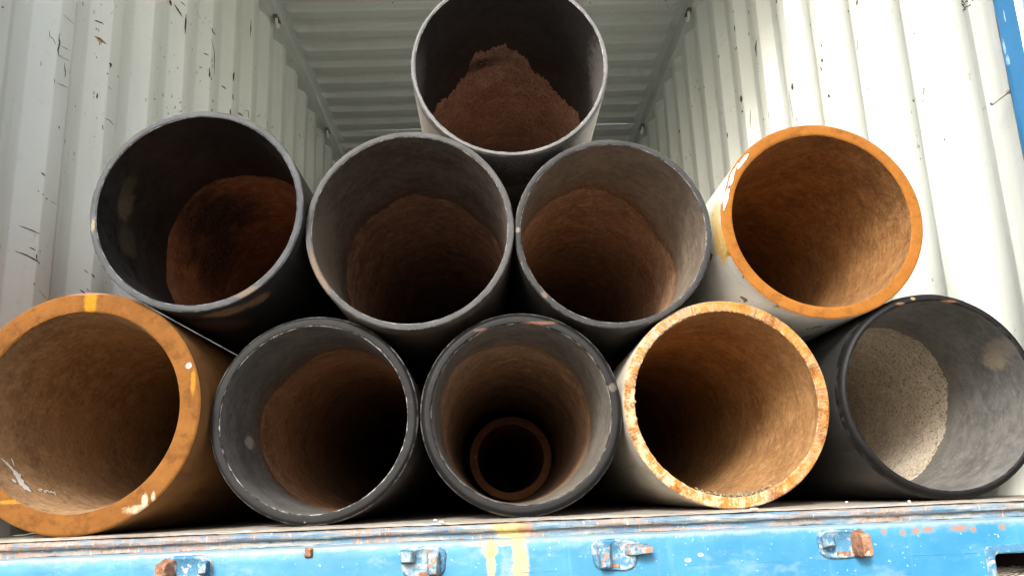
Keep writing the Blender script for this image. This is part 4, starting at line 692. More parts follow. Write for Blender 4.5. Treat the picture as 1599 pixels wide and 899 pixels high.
def rust_bore(name, dark, mid, light, seed, pits=0.0, bump=0.5, blobs=(), gain=1.15):
    dark, mid, light = (tuple(min(0.8, v * (gain if not pits or pits < 0.6 else 1.0)) for v in q) for q in (dark, mid, light))
    M = Mat(name, 0.92, spec=0.2)
    big = M.noise(5.5, 5, 0.6, off=seed); fine = M.noise(85, 5, 0.7, off=seed); mid_n = M.noise(26, 5, 0.65, off=seed + 1)
    axial = M.noise(1.0, 4, 0.6, vec=M.vmul(M.co, (34, 3, 34)), off=seed)
    ringy = M.noise(1.0, 3, 0.6, vec=M.vmul(M.co, (3, 60, 3)), off=seed + 3)
    col = M.mix(M.step(big, 0.30, 0.70), dark, mid)
    col = M.mix(M.m('MULTIPLY', M.step(mid_n, 0.45, 0.72), 0.6), col, light)
    col = M.mix(M.m('MULTIPLY', M.step(axial, 0.5, 0.75), 0.2), col, tuple(v * 0.6 for v in dark))
    col = M.mix(M.m('MULTIPLY', M.step(fine, 0.54, 0.66), 0.55), col, tuple(v * 0.5 for v in dark))
    col = M.mix(M.m('MULTIPLY', M.step(fine, 0.46, 0.36), 0.4), col, tuple(min(1, v * 1.35) for v in light))
    col = M.mix(M.m('MULTIPLY', M.step(ringy, 0.54, 0.72), 0.2), col, tuple(v * 0.65 for v in dark))
    dst = M.noise(1.0, 6, 0.7, vec=M.vmul(M.co, (22, 16, 22)), off=seed + 6)
    col = M.mix(M.m('MULTIPLY', M.step(dst, 0.50, 0.68), 0.35), col, tuple(min(0.8, v * 1.25 + 0.02) for v in light))
    for c, r, cc in blobs:
        col = M.mix(M.blob(c, r, 0.7, 20, soft=0.55), col, cc)
    h = M.m('ADD', M.m('ADD', M.m('MULTIPLY', fine, 0.5), mid_n), M.m('MULTIPLY', ringy, 0.25))
    if pits:
        v = M.noise(1.0, 2, 0.5, vec=M.vmul(M.co, (210, 95, 210)), off=seed)
        p = M.step(v, 0.60, 0.645)
        col = M.mix(M.m('MULTIPLY', p, pits), col, tuple(c_ * 0.45 for c_ in dark))
        h = M.m('SUBTRACT', h, M.m('MULTIPLY', p, 0.8))
    return M.done(col, bump=h, strength=bump, dist=0.006)

def lining_mat(name, dark, light, rust, seed, blobs=(), specks=0.5, rough=0.62, dust=0.35):
    M = Mat(name, rough, spec=0.35)
    x, y, z = M.xyz()
    big = M.noise(8, 6, 0.65, off=seed); fine = M.noise(150, 4, 0.7, off=seed); sm = M.noise(1.0, 5, 0.65, vec=M.vmul(M.co, (26, 60, 26)), off=seed + 2)
    ax = M.noise(1.0, 6, 0.7, vec=M.vmul(M.co, (110, 16, 110)), off=seed + 4)
    med = M.noise(42, 6, 0.7, off=seed + 9)
    col = M.mix(M.step(M.m('ADD', M.m('MULTIPLY', big, 0.5), M.m('MULTIPLY', med, 0.5)), 0.38, 0.64), dark, light)
    col = M.mix(M.m('MULTIPLY', M.step(sm, 0.52, 0.72), dust * 0.35), col, tuple(min(1, v * 2.0 + 0.02) for v in light))
    col = M.mix(M.m('MULTIPLY', M.step(ax, 0.58, 0.74), 0.3), col, tuple(v * 0.7 for v in dark))
    col = M.mix(M.m('MULTIPLY', M.step(fine, 0.62, 0.70), specks), col, tuple(min(1, v * 1.9 + 0.015) for v in light))
    e = M.attr('edge')      # metres left to the ragged end of the coating
    grain = M.noise(105, 6, 0.75, off=seed + 7)
    k = M.m('ADD', M.m('MULTIPLY', e, -8.0), M.m('MULTIPLY', M.m('SUBTRACT', grain, 0.5), 3.4))
    col = M.mix(M.step(k, -0.45, 0.10), col, rust)
    for c, r, cc in blobs:
        col = M.mix(M.blob(c, r, 0.55, 45), col, cc)
    h = M.m('ADD', M.m('MULTIPLY', fine, 0.5), M.m('ADD', med, M.m('MULTIPLY', ax, 0.3)))
    return M.done(col, bump=h, strength=0.4, dist=0.004)

def rim_mat(name, Ro, Ri, base, alt, edge, seed, rough=0.6, metal=0.0, edge_amt=0.7, streak=None, blobs=(), spec=0.4, chips=None):
    sc_ = lambda c_, k_: tuple(v * k_ for v in c_)
    gk = 0.62 if base[0] > base[2] * 1.5 else (0.15 if base[0] < 0.06 else 0.25)
    base, alt, edge = sc_(base, gk), sc_(alt, gk), sc_(edge, max(gk, 0.5))
    if streak: streak = tuple(sc_(c_, 0.72) for c_ in streak)
    blobs = [(a_, b_, sc_(c_, 0.72)) for a_, b_, c_ in blobs]
    M = Mat(name, rough + 0.1, metal, spec * 0.4)
    x, y, z = M.xyz()
    r = M.m('SQRT', M.m('ADD', M.m('MULTIPLY', x, x), M.m('MULTIPLY', z, z)))
    ux, uz = M.m('DIVIDE', x, r), M.m('DIVIDE', z, r)
    polar = M.comb(M.m('MULTIPLY', ux, 5.0), M.m('MULTIPLY', r, 160.0), M.m('MULTIPLY', uz, 5.0))
    conc = M.noise(1.0, 4, 0.6, vec=polar, off=seed)
    big = M.noise(12, 6, 0.65, off=seed); fine = M.noise(190, 4, 0.7, off=seed); med = M.noise(48, 5, 0.65, off=seed + 2)
    col = M.mix(M.step(big, 0.32, 0.70), base, alt)
    col = M.mix(M.m('MULTIPLY', M.step(conc, 0.52, 0.72), 0.2), col, tuple(min(1, v * 1.25) for v in alt))
    col = M.mix(M.m('MULTIPLY', M.step(med, 0.56, 0.72), 0.35), col, tuple(v * 0.66 for v in base))
    col = M.mix(M.m('MULTIPLY', M.step(fine, 0.60, 0.72), 0.35), col, tuple(min(1, v * 1.5 + 0.002) for v in alt))
    mk = 1.0 if base[0] > base[2] * 1.5 else 0.35
    mot = M.noise(34, 7, 0.75, off=seed + 12)
    col = M.mix(M.m('MULTIPLY', M.step(mot, 0.50, 0.64), 0.5 * mk), col, tuple(v * 0.5 for v in base))
    col = M.mix(M.m('MULTIPLY', M.step(mot, 0.44, 0.32), 0.4 * mk), col, tuple(min(1, v * 1.15) for v in alt))
    h = M.m('ADD', M.m('MULTIPLY', fine, 0.3), M.m('ADD', M.m('MULTIPLY', conc, 0.4), med))
    strength = 0.22
    if streak:
        pv = M.comb(M.m('MULTIPLY', ux, 15.0), M.m('MULTIPLY', r, 34.0), M.m('MULTIPLY', uz, 15.0))
        s1 = M.noise(1.0, 4, 0.65, vec=pv, off=seed); s2 = M.noise(6.5, 4, 0.6, off=seed + 5)
        pv2 = M.comb(M.m('MULTIPLY', ux, 60.0), M.m('MULTIPLY', r, 30.0), M.m('MULTIPLY', uz, 60.0))
        s3 = M.noise(1.0, 3, 0.6, vec=pv2, off=seed + 1)
        pt = M.step(M.noise(9, 5, 0.65, off=seed + 8), 0.40, 0.60)
        q1, q2 = M.noise(30, 6, 0.75, off=seed + 14), M.noise(14, 5, 0.7, off=seed + 15)
        left = M.step(M.m('ADD', M.m('MULTIPLY', x, 0.8), M.m('MULTIPLY', z, 0.5)), 0.10, -0.10)
        col = M.mix(M.step(q2, 0.42, 0.58), streak[0], streak[3])
        col = M.mix(M.m('MULTIPLY', M.step(M.m('ADD', q1, M.m('MULTIPLY', s1, 0.25)), 0.72, 0.54), M.m('ADD', 0.35, M.m('MULTIPLY', left, 0.6))), col, streak[1])
        col = M.mix(M.m('MULTIPLY', M.step(q1, 0.60, 0.70), 0.7), col, tuple(v * 0.4 for v in streak[0]))
        col = M.mix(M.m('MULTIPLY', M.step(s3, 0.50, 0.60), M.step(s2, 0.50, 0.62)), col, streak[2])
        col = M.mix(M.m('MULTIPLY', M.step(med, 0.56, 0.64), 0.85), col, streak[3])
        col = M.mix(M.m('MULTIPLY', M.step(s3, 0.58, 0.72), 0.45), col, tuple(v * 0.35 for v in streak[0]))
        h = M.m('ADD', M.m('MULTIPLY', s3, 1.0), M.m('ADD', s1, med)); strength = 0.8
    wav = M.m('MULTIPLY', M.m('SUBTRACT', med, 0.5), 0.007)
    ei = M.step(M.m('ADD', M.m('SUBTRACT', r, Ri), wav), 0.0019, 0.0006)
    eo = M.step(M.m('SUBTRACT', M.m('SUBTRACT', Ro, r), wav), 0.0030, 0.0010)
    brk = M.step(M.noise(30, 6, 0.75, off=seed + 3), 0.42, 0.58)
    col = M.mix(M.m('MULTIPLY', M.m('MULTIPLY', M.m('MAXIMUM', ei, M.m('MULTIPLY', eo, 0.6)), brk), edge_amt), col, edge)
    if chips:
        col = M.mix(M.step(M.noise(34, 4, 0.6, off=seed + 9), 0.69, 0.74), col, sc_(chips, 0.55))
    for c, rr_, cc in blobs:
        col = M.mix(M.blob(c, rr_, 0.5, 70), col, cc)
    return M.done(col, bump=h, strength=strength, dist=0.004)

def shell_mat(name, a, b, c, seed, rough=0.6, blobs=(), streak=0.3, chip=None, spec=0.4):
    M = Mat(name, rough, spec=spec)
    big = M.noise(6, 6, 0.65, off=seed); fine = M.noise(110, 4, 0.7, off=seed)
    ring = M.noise(1.0, 5, 0.65, vec=M.vmul(M.co, (5, 80, 5)), off=seed + 1)
    ax = M.noise(1.0, 5, 0.65, vec=M.vmul(M.co, (26, 4, 26)), off=seed + 4)
    col = M.mix(M.step(big, 0.32, 0.70), a, b)
    col = M.mix(M.m('MULTIPLY', M.step(ax, 0.52, 0.70), streak * 1.4), col, c)
    col = M.mix(M.m('MULTIPLY', M.step(ring, 0.54, 0.72), streak), col, tuple(v * 0.6 for v in a))
    if chip:
        ck = M.noise(1.0, 5, 0.65, vec=M.vmul(M.co, (30, 12, 30)), off=seed + 6)
        col = M.mix(M.step(ck, 0.62, 0.65), col, chip)
    for cc, r, k in blobs:
        col = M.mix(M.blob(cc, r, 0.6, 40), col, k)
    return M.done(col, bump=M.m('ADD', M.m('MULTIPLY', fine, 0.35), ring), strength=0.3, dist=0.004)

def edge_curve(tab, seed, amp):
    tab = sorted((a % 360, min(max(d, 0.17), 0.47)) for a, d in tab)
    tt = np.array([tab[-1][0] - 360] + [a for a, _ in tab] + [tab[0][0] + 360], float)
    dd = np.array([tab[-1][1]] + [d for _, d in tab] + [tab[0][1]], float)
    w1 = wob(seed, ((9, 1.0), (19, 0.8), (41, 0.7), (83, 0.6), (131, 0.5)))
    r = random.Random(seed)
    return lambda t: float(np.interp(math.degrees(t) % 360, tt, dd)) + amp * w1(t) + r.uniform(-1, 1) * amp * 0.25

SEG = 320
PLEN = 11.85
def build_pipe(label, X, Z, Ro, Ri, Y, bo, bi, shell, rim, bore, lining=None, edge=None, edge_amp=0.008, group='steel pipes stacked in the container', jag=0.0, taper=(0.0, 0.0), plen=PLEN, name='steel_pipe', seed=0, roll=0.35, cat='pipe'):
    t = thing(name, label, cat, (X, Y, Z - Ro), group)
    L = (0, 0, Ro)
    w1, w2 = wob(seed + 100, ((40, 1), (67, 1), (97, 0.8), (141, 0.7))), wob(seed + 200, ((5, 1), (11, 0.7), (29, 0.6), (59, 0.5)))
    w0 = wob(seed + 300, ((3, 1), (6, 0.7), (11, 0.5)))
    # outer wall and far end ring
    link('pipe_wall', lathe('pipe_wall', [(Ro, bo[1]), (Ro, 0.12), (Ro, 0.6), (Ro, 2.5), (Ro, plen), (Ri, plen)], SEG), shell, t, L)
    # end face with its bevels
    ro_f, ri_f = Ro - bo[0], Ri + bi[0]
    prof = [(Ro, bo[1])]
    if bo[0] > 0.003:
        for q in (0.25, 0.5, 0.75):
            a = q * math.pi / 2
            k = roll
            lin = (Ro - bo[0] * q, bo[1] * (1 - q)); rnd_ = (Ro - bo[0] * (1 - math.cos(a)), bo[1] * (1 - math.sin(a)))
            prof.append((lin[0] * (1 - k) + rnd_[0] * k, lin[1] * (1 - k) + rnd_[1] * k))
    prof += [(ro_f, 0.0), (ro_f - 0.0015, -0.0004), ((ro_f * 0.65 + ri_f * 0.35), -0.0004), ((ro_f * 0.3 + ri_f * 0.7), -0.0004), (ri_f + 0.0012, -0.0002), (ri_f, 0.0008), (Ri, bi[1])]
    n = len(prof)
    def rf(a, j):
        v = 0.0005 * w0(a) if 0 < j < n - 1 else 0.0
        if j >= n - 2: v += (jag * (0.6 * w1(a) + 0.6 * w2(a * 1 + 2)) + 0.00035 * w1(a))
        if j == 0: v = 0.0
        if j == n - 1: v = jag * 0.4 * w2(a + 2)
        return v
    def yf(a, j):
        if j == 0 or j == n - 1: return 0.0
        return 0.00035 * w0(a) + jag * (0.5 * w2(a + j * 0.4) + 0.35 * w1(a))
    link('end_rim', lathe('end_rim', prof, SEG * 2, rfun=rf, yfun=yf, sharp=40), rim, t, L)
    # bore
    Rb = Ri - taper[0]
    p = [(Ri, bi[1]), (Ri, bi[1] + 0.002)] if taper[0] else [(Ri, bi[1])]
    if taper[0]: p += [(Rb, bi[1] + taper[1])]
    p += [(Rb, 0.2), (Rb, 0.5), (Rb, 1.0), (Rb, 2.0), (Rb, 4.0), (Rb, plen)]
    if lining is None:
        link('bore', lathe('bore', p, SEG, inward=True), bore, t, L)
    else:
        Rr = Rb + 0.0012
        link('bore', lathe('bore', [(Rr, 0.10), (Rr, 0.3), (Rr, 0.6), (Rr, 1.0), (Rr, 2.0), (Rr, 4.0), (Rr, plen)], SEG, inward=True), bore, t, L)
        ec = edge_curve(edge, seed, edge_amp)
        seg = 640
        vs, fs, at = [], [], []
        fr = [0.0, 0.15, 0.35, 0.55, 0.7, 0.8, 0.87, 0.92, 0.96, 0.985, 1.0]
        m = len(fr) + 1
        for i in range(seg):
            a = 2 * math.pi * i / seg
            e = ec(a); c, s_ = math.cos(a), math.sin(a)
            for q in fr:
                yy = bi[1] + (e - bi[1]) * q
                vs.append((Ri * c, yy, Ri * s_)); at.append(e - yy)
            vs.append(((Ri + 0.0013) * c, e + 0.0006, (Ri + 0.0013) * s_)); at.append(0.0)
        for i in range(seg):
            k = (i + 1) % seg
            for j in range(m - 1):
                fs.append((i * m + j, k * m + j, k * m + j + 1, i * m + j + 1))
        me = mesh('bore_lining', vs, fs, True, 50)
        ad = me.attributes.new('edge', 'FLOAT', 'POINT')
        ad.data.foreach_set('value', at)
        link('bore_lining', me, lining, t, L)
    return t

EDGE = {'M1':[(-177.0,0.402),(-149.0,0.387),(54.0,0.332),(62.0,0.336),(83.0,0.356),(101.0,0.355),(114.0,0.344),(169.0,0.392)],'M2':[(-176.0,0.738),(15.0,0.407),(33.0,0.428),(53.0,0.434),(66.0,0.401),(84.0,0.395),(98.0,0.371),(127.0,0.402),(145.0,0.385),(161.0,0.415),(175.0,0.442)],'M3':[(-6.0,0.321),(29.0,0.401),(63.0,0.34),(79.0,0.301),(95.0,0.284),(110.0,0.277),(126.0,0.277),(143.0,0.275),(160.0,0.224)],'T':[(20.0,0.444),(39.0,0.471),(56.0,0.451),(67.0,0.411),(75.0,0.348),(89.0,0.309),(103.0,0.304),(112.0,0.309),(119.0,0.402),(131.0,0.444),(155.0,0.416)],'B2':[(-167.0,0.329),(-149.0,0.347),(-127.0,0.376),(-107.0,0.398),(53.0,0.315),(65.0,0.304),(84.0,0.296),(100.0,0.311),(119.0,0.352),(136.0,0.364),(151.0,0.336),(164.0,0.307),(175.0,0.314)],'B3':[(-164.0,0.478),(-140.0,0.904),(-112.0,2.37),(-64.0,0.511),(-42.0,0.538),(-25.0,0.417),(-2.0,0.41),(11.0,0.394),(31.0,0.353),(54.0,0.325),(75.0,0.286),(98.0,0.274),(119.0,0.225),(140.0,0.179),(164.0,0.232),(174.0,0.384)],'B5':[(-61.0,0.388),(-37.0,0.39),(-21.0,0.377),(-3.0,0.362),(15.0,0.332),(28.0,0.316),(44.0,0.302),(60.0,0.298),(76.0,0.295),(88.0,0.312)]}

GREY_EDGE = (0.52, 0.53, 0.54)
BLACK, BLACK2 = (0.018, 0.018, 0.019), (0.035, 0.034, 0.034)
rb = lambda nm, s, **k: rust_bore(nm, RUST_DARK, RUST_MID, (0.30, 0.20, 0.135), s, **k)
lin = lining_mat

# bottom row, left to right
B1 = build_pipe('thickest orange-rusted steel pipe with a yellow paint stripe across the top of its rim', -0.8871, 0.2495, 0.2495, 0.2067, 0.1033, (0.003, 0.003), (0.0015, 0.003),
    shell_mat('rust_shell', (0.20, 0.085, 0.022), (0.28, 0.125, 0.030), (0.12, 0.055, 0.02), 1.0, 0.85, streak=0.4),
    rim_mat('orange_rust_rim', 0.2495, 0.2067, (0.205, 0.082, 0.018), (0.26, 0.108, 0.024), (0.33, 0.15, 0.035), 1.0, 0.8, edge_amt=0.5,
        blobs=(((0.008, 0, 0.228), (0.013, 0.03, 0.03), (0.46, 0.215, 0.010)), ((0.222, 0, 0.085), (0.006, 0.03, 0.006), (0.85, 0.85, 0.83)),
               ((0.233, 0, 0.05), (0.005, 0.03, 0.028), (0.42, 0.20, 0.02)), ((-0.11, 0, -0.178), (0.05, 0.03, 0.004), (0.40, 0.21, 0.03)),
               ((0.145, 0, -0.203), (0.034, 0.03, 0.0095), (0.52, 0.41, 0.28)), ((0.148, 0, -0.186), (0.006, 0.03, 0.013), (0.66, 0.52, 0.36)), ((0.165, 0, -0.180), (0.004, 0.03, 0.011), (0.62, 0.48, 0.32)),
               ((0.01, 0, 0.247), (0.06, 0.03, 0.003), (0.30, 0.17, 0.12)))),
    rust_bore('brown_bore', (0.17, 0.098, 0.048), (0.255, 0.155, 0.078), (0.31, 0.20, 0.11), 1.0, bump=0.35), taper=(0.006, 0.034), seed=1)
m = flat('white_paint_smear', (0.68, 0.68, 0.65), 0.7)
o = ribbons('paint_smear', MARKS['B1s'], m, B1, (0, 0, 0.2495)); o['label'] = 'white paint smear inside the bore'
o = ribbons('chalk_writing', MARKS['B1w'], m, B1, (0, 0, 0.2495)); o['label'] = 'small white handwritten scribble inside the bore'

build_pipe('black-painted pipe standing on the floor beside the thick orange pipe, grey patch inside', -0.4138, 0.2211, 0.2211, 0.1985, 0.155, (0.007, 0.010), (0.001, 0.002),
    shell_mat('black_rusting_shell', BLACK, (0.05, 0.038, 0.028), (0.16, 0.085, 0.045), 2.0, 0.7),
    rim_mat('charcoal_rim', 0.2211, 0.1985, (0.050, 0.051, 0.054), (0.085, 0.087, 0.092), (0.55, 0.55, 0.55), 2.0, 0.5, edge_amt=0.95, chips=(0.30, 0.31, 0.32)),
    rust_bore('amber_bore', (0.16, 0.088, 0.046), (0.26, 0.15, 0.080), (0.33, 0.205, 0.12), 2.0), lin('grey_lining', (0.075, 0.072, 0.067), (0.15, 0.146, 0.138), (0.13, 0.062, 0.030), 2.0,
        blobs=(((-0.197, 0.222, -0.031), (0.02, 0.035, 0.016), (0.42, 0.38, 0.31)),)), EDGE['B2'], 0.007, seed=2)

build_pipe('black pipe in the middle of the bottom row with a small pipe inside it', 0.0283, 0.2168, 0.2168, 0.1918, 0.1453, (0.010, 0.013), (0.0015, 0.003),
    shell_mat('black_shell', BLACK, BLACK2, (0.09, 0.06, 0.04), 3.0, 0.65),
    rim_mat('dark_bevel_rim', 0.2168, 0.1918, (0.036, 0.037, 0.040), (0.062, 0.064, 0.068), (0.42, 0.40, 0.38), 3.0, 0.45, edge_amt=0.8,
        blobs=(((0.045, 0, 0.191), (0.040, 0.03, 0.004), (0.17, 0.08, 0.045)), ((-0.075, 0, 0.180), (0.02, 0.03, 0.004), (0.12, 0.07, 0.05)), ((0.198, 0, 0.045), (0.009, 0.03, 0.010), (0.13, 0.11, 0.10)))),
    rust_bore('tan_bore', (0.21, 0.130, 0.080), (0.34, 0.225, 0.145), (0.42, 0.295, 0.20), 3.0), lin('dusty_grey_lining', (0.10, 0.091, 0.078), (0.20, 0.182, 0.155), (0.26, 0.155, 0.088), 3.0), EDGE['B3'], 0.006, taper=(0.0, 0.0), seed=3)

build_pipe('pipe with ragged flame-cut rusty tan rim and pale outer paint, on the floor', 0.4679, 0.2211, 0.2211, 0.1975, 0.1376, (0.002, 0.002), (0.001, 0.003),
    shell_mat('cream_shell', (0.55, 0.50, 0.42), (0.62, 0.58, 0.50), (0.36, 0.29, 0.21), 4.0, 0.6, streak=0.35),
    rim_mat('flame_cut_rim', 0.2211, 0.1975, (0.42, 0.20, 0.06), (0.5, 0.3, 0.12), (0.72, 0.60, 0.40), 4.0, 0.8, edge_amt=0.5,
        streak=((0.24, 0.09, 0.02), (0.60, 0.48, 0.30), (0.36, 0.36, 0.33), (0.46, 0.19, 0.04))),
    rust_bore('ochre_bore', (0.20, 0.105, 0.042), (0.32, 0.175, 0.070), (0.40, 0.23, 0.095), 4.0, bump=0.4, gain=1.1), jag=0.0016, seed=4)

build_pipe('black pipe with a wide rounded rim and pitted pale tan bore, against the container wall', 0.9264, 0.2209, 0.2209, 0.2021, 0.1197, (0.011, 0.022), (0.001, 0.003),
    shell_mat('smooth_black_shell', (0.020, 0.020, 0.021), (0.034, 0.034, 0.034), (0.12, 0.11, 0.095), 5.0, 0.5, streak=0.25),
    rim_mat('black_round_rim', 0.2209, 0.2021, (0.022, 0.023, 0.025), (0.036, 0.037, 0.039), (0.14, 0.14, 0.14), 5.0, 0.42, edge_amt=0.5,
        blobs=(((-0.03, 0, 0.208), (0.005, 0.03, 0.004), (0.34, 0.25, 0.14)), ((0.045, 0, 0.199), (0.022, 0.03, 0.003), (0.18, 0.09, 0.05)), ((-0.06, 0, 0.198), (0.010, 0.03, 0.003), (0.18, 0.11, 0.06)))),
    rust_bore('pitted_tan_bore', (0.44, 0.375, 0.295), (0.53, 0.465, 0.375), (0.60, 0.535, 0.445), 5.0, pits=0.9, bump=0.7),
    lin('pitted_grey_lining', (0.10, 0.10, 0.096), (0.19, 0.187, 0.175), (0.16, 0.15, 0.13), 5.0, blobs=(((0.185, 0.095, 0.081), (0.03, 0.045, 0.022), (0.34, 0.28, 0.21)), ((0.18, 0.05, 0.10), (0.03, 0.06, 0.02), (0.25, 0.22, 0.18))), specks=0.8), EDGE['B5'], 0.006, seed=5, roll=0.9)

# middle row
build_pipe('sooty black pipe resting on the thick orange pipe beside the container wall', -0.6575, 0.6728, 0.2289, 0.2141, 0.0803, (0.002, 0.003), (0.001, 0.002),
    shell_mat('sooty_shell', BLACK, BLACK2, (0.06, 0.04, 0.03), 6.0, 0.55, blobs=(((0.06, 0.05, -0.222), (0.05, 0.025, 0.02), (0.30, 0.17, 0.08)), ((0.12, 0.06, -0.195), (0.045, 0.022, 0.02), (0.26, 0.14, 0.065)), ((0.0, 0.16, -0.229), (0.09, 0.05, 0.02), (0.14, 0.075, 0.045)))),
    rim_mat('grey_steel_rim', 0.2289, 0.2141, (0.13, 0.142, 0.158), (0.21, 0.224, 0.242), (0.56, 0.58, 0.60), 6.0, 0.5, 0.25, edge_amt=0.5, chips=(0.62, 0.62, 0.62),
        blobs=(((0.115, 0, -0.19), (0.05, 0.03, 0.012), (0.13, 0.10, 0.07)), ((-0.219, 0, -0.03), (0.004, 0.03, 0.016), (0.26, 0.22, 0.15)))),
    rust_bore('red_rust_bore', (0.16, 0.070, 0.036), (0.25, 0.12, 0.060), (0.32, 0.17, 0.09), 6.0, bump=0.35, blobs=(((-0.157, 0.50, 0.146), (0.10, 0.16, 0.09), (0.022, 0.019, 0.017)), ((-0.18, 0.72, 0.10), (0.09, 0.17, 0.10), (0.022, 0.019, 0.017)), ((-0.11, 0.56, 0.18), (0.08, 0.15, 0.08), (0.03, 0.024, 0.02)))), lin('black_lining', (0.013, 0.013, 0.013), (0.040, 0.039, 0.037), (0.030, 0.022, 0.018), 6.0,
        blobs=(((-0.20, 0.12, 0.055), (0.04, 0.035, 0.030), (0.16, 0.125, 0.08)), ((-0.205, 0.10, 0.10), (0.03, 0.03, 0.035), (0.09, 0.075, 0.05)), ((-0.21, 0.16, -0.02), (0.02, 0.05, 0.035), (0.075, 0.065, 0.045))), specks=0.25, rough=0.45, dust=0.15), EDGE['M1'], 0.006, seed=6)

build_pipe('pipe with light grey steel rim and brown-grey bore, beside the sooty black pipe', -0.2012, 0.6233, 0.2287, 0.2144, 0.1085, (0.002, 0.004), (0.001, 0.002),
    shell_mat('grey_brown_shell', (0.07, 0.055, 0.045), (0.14, 0.105, 0.08), (0.24, 0.17, 0.115), 7.0, 0.65, streak=0.45),
    rim_mat('bright_steel_rim', 0.2287, 0.2144, (0.16, 0.164, 0.172), (0.25, 0.254, 0.26), (0.58, 0.57, 0.55), 7.0, 0.5, 0.2, edge_amt=0.6, chips=(0.48, 0.38, 0.29),
        blobs=(((-0.195, 0, -0.09), (0.022, 0.03, 0.10), (0.16, 0.115, 0.08)),)),
    rb('dark_red_bore', 7.0), lin('brown_grey_lining', (0.065, 0.054, 0.044), (0.15, 0.124, 0.098), (0.10, 0.048, 0.028), 7.0, dust=0.4, blobs=(((-0.21, 0.16, -0.03), (0.05, 0.17, 0.12), (0.20, 0.165, 0.125)),)), EDGE['M2'], 0.012, seed=7)

build_pipe('pipe with dark grey rim and tan dusty bore, beside the white-painted pipe', 0.2494, 0.6069, 0.2207, 0.2069, 0.1274, (0.002, 0.004), (0.001, 0.002),
    shell_mat('black_scuffed_shell', BLACK, BLACK2, (0.08, 0.055, 0.04), 8.0, 0.55, blobs=(((0.2, 0.05, -0.09), (0.02, 0.006, 0.06), (0.6, 0.6, 0.6)),)),
    rim_mat('mid_grey_rim', 0.2207, 0.2069, (0.075, 0.077, 0.081), (0.13, 0.134, 0.14), (0.50, 0.49, 0.47), 8.0, 0.45, 0.1, edge_amt=0.75,
        blobs=(((-0.213, 0, 0.01), (0.006, 0.03, 0.006), (0.24, 0.20, 0.17)), ((-0.16, 0, -0.14), (0.008, 0.03, 0.008), (0.15, 0.115, 0.095)))),
    rust_bore('brown_red_bore', (0.19, 0.108, 0.064), (0.30, 0.185, 0.115), (0.38, 0.25, 0.165), 8.0), lin('tan_grey_lining', (0.14, 0.112, 0.086), (0.25, 0.205, 0.160), (0.16, 0.08, 0.042), 8.0, dust=0.3), EDGE['M3'], 0.009, seed=8)

M4 = build_pipe('white-painted pipe with bright orange rusted rim, resting on the flame-cut pipe', 0.7133, 0.6146, 0.2264, 0.2006, 0.1081, (0.002, 0.002), (0.0015, 0.002),
    shell_mat('white_shell', (0.66, 0.655, 0.63), (0.72, 0.72, 0.70), (0.50, 0.48, 0.44), 9.0, 0.5, streak=0.2, chip=(0.16, 0.11, 0.075),
        blobs=(((-0.222, 0.035, -0.035), (0.025, 0.05, 0.05), (0.72, 0.42, 0.03)), ((-0.226, 0.06, 0.03), (0.02, 0.06, 0.03), (0.74, 0.58, 0.22)))),
    rim_mat('bright_orange_rim', 0.2264, 0.2006, (0.30, 0.112, 0.018), (0.37, 0.145, 0.023), (0.46, 0.22, 0.05), 9.0, 0.75, edge_amt=0.4,
        blobs=()),
    rust_bore('orange_bore', (0.185, 0.092, 0.034), (0.30, 0.150, 0.054), (0.38, 0.20, 0.078), 9.0, bump=0.55, gain=1.0), seed=9)

o = ribbons('paint_drip', MARKS['M4w'], flat('white_paint_drip', (0.74, 0.73, 0.70), 0.6, 0.12), M4, (0, 0, 0.2264)); o['label'] = 'white paint drip along the orange rim'

# top
build_pipe('topmost pipe of the stack with thin bright rim and crumbly brown rust inside', 0.0332, 1.0168, 0.2295, 0.2191, 0.1148, (0.0025, 0.006), (0.001, 0.002),
    shell_mat('chalky_grey_shell', (0.36, 0.33, 0.29), (0.46, 0.43, 0.38), (0.22, 0.18, 0.14), 10.0, 0.6, streak=0.3,
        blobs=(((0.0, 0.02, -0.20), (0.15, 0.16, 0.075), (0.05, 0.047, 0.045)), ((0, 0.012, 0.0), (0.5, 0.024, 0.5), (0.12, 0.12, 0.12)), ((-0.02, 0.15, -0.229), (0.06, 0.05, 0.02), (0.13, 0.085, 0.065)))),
    rim_mat('thin_bright_rim', 0.2295, 0.2191, (0.34, 0.345, 0.35), (0.46, 0.465, 0.47), (0.8, 0.8, 0.79), 10.0, 0.45, 0.25, edge_amt=0.7, chips=(0.12, 0.12, 0.12)),
    rust_bore('crumbly_rust_bore', (0.29, 0.180, 0.130), (0.42, 0.27, 0.195), (0.52, 0.36, 0.27), 10.0, pits=0.58, bump=1.0, blobs=(((-0.068, 0.385, 0.208), (0.055, 0.032, 0.05), (0.03, 0.025, 0.022)),)), lin('soot_lining', (0.022, 0.021, 0.021), (0.045, 0.043, 0.040), (0.055, 0.032, 0.022), 10.0,
        blobs=(((-0.215, 0.1, -0.02), (0.03, 0.12, 0.10), (0.15, 0.14, 0.125)), ((0.215, 0.1, -0.02), (0.03, 0.13, 0.11), (0.15, 0.14, 0.125))), specks=0.2, dust=0.2), EDGE['T'], 0.016, seed=10)

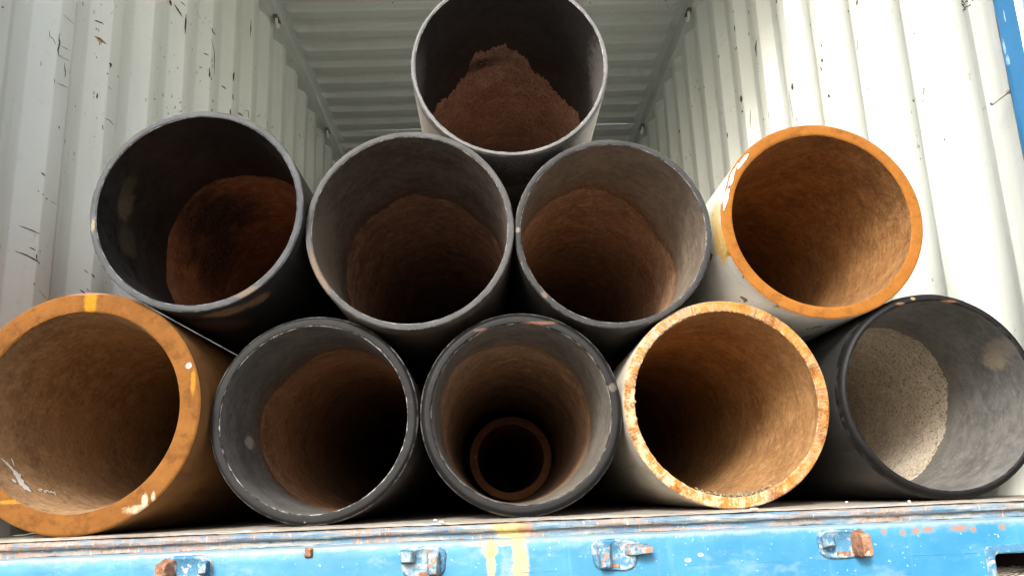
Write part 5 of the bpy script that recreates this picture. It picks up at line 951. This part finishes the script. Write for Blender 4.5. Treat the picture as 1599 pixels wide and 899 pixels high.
# small pipe lying inside the middle one
sp = [0.037, 1.8153, 0.1921, 0.166]
build_pipe('small thick-walled brown pipe lying inside the middle bottom pipe', sp[0], sp[2], sp[3], sp[3] * 0.81, sp[1], (0.002, 0.002), (0.001, 0.002),
    shell_mat('brown_shell', (0.12, 0.055, 0.03), (0.17, 0.08, 0.042), (0.08, 0.04, 0.025), 12.0, 0.85),
    rim_mat('brown_rim', sp[3], sp[3] * 0.81, (0.48, 0.20, 0.10), (0.6, 0.26, 0.13), (0.7, 0.5, 0.4), 12.0, 0.8, edge_amt=0.5, blobs=(((-sp[3] * 0.86, 0, 0.01), (0.004, 0.03, 0.006), (0.7, 0.68, 0.64)),)),
    rust_bore('small_bore', (0.30, 0.17, 0.11), (0.45, 0.26, 0.17), (0.5, 0.32, 0.22), 12.0), group=None, plen=6.0, name='small_pipe', seed=12)

# ------------------------------------------------------------------ loose bits
ML = flat('dry_litter', (0.22, 0.17, 0.10), 0.9, 0.5, 200)
vs, fs = [], []
r = random.Random(8)
for i in range(420):
    a = math.radians(-90 + r.gauss(0, 11)); d = abs(r.gauss(0.02, 0.028)) + 0.004
    R_ = 0.1965 - abs(r.gauss(0, 0.0022))
    c = Vector((0.4679 + R_ * math.cos(a), 0.1376 + d, 0.2211 + R_ * math.sin(a)))
    u = Vector((r.uniform(-1, 1), r.uniform(-1, 1), r.uniform(-.6, .6))).normalized() * r.uniform(0.002, 0.0075)
    w = u.cross(Vector((r.uniform(-.5, .5), r.uniform(-.5, .5), 1))).normalized() * r.uniform(0.0006, 0.002)
    h = Vector((0, 0, r.uniform(0.0005, 0.002)))
    b = len(vs)
    vs += [c - u - w, c + u - w, c + u + w, c - u + w, c + h]
    fs += [(b, b + 1, b + 4), (b + 1, b + 2, b + 4), (b + 2, b + 3, b + 4), (b + 3, b, b + 4), (b + 3, b + 2, b + 1, b)]
tag(link('dry_litter', mesh('dry_litter', vs, fs), ML), 'crumbs of dry litter gathered in the bottom of the flame-cut pipe', 'litter', kind='stuff')

MC = flat('white_flake', (0.78, 0.77, 0.74), 0.8, 0.1)
chips = [(0.4657, 0.012, 0.0085, 0.004, 'long white flake on the sill below the flame-cut pipe'), (0.8102, 0.0948, 0.003, 0.003, 'round white crumb on the sill under the black pipe with pitted bore'), (0.7485, 0.2601, 0.0035, 0.0025, 'tiny white flake on the sill between the flame-cut pipe and the pitted black pipe'), (-0.1389, 0.012, 0.006, 0.006, 'white flake on the sill beside the middle pipe, above a keeper'), (-0.1596, 0.1607, 0.004, 0.003, 'small white flake just behind the bigger flake beside the middle pipe')]
for k, (cx, cy, sx, sy, lab) in enumerate(chips):
    r = random.Random(k + 40)
    n = 9
    vs = []
    for hgt, kk in ((0.0, 1.0), (0.0025, 0.8)):
        for i in range(n):
            a = 2 * math.pi * i / n
            q = kk * r.uniform(0.75, 1.1)
            vs.append((sx * q * math.cos(a), sy * q * math.sin(a), hgt + r.uniform(0, 0.0008)))
    fs = [tuple(range(n))[::-1], tuple(range(n, 2 * n))] + [(i, (i + 1) % n, n + (i + 1) % n, n + i) for i in range(n)]
    o = link('paint_flake', mesh('paint_flake', vs, fs), MC, None, (cx, cy, 0.0004))
    tag(o, lab, 'paint flake', 'white flakes lying on the threshold')
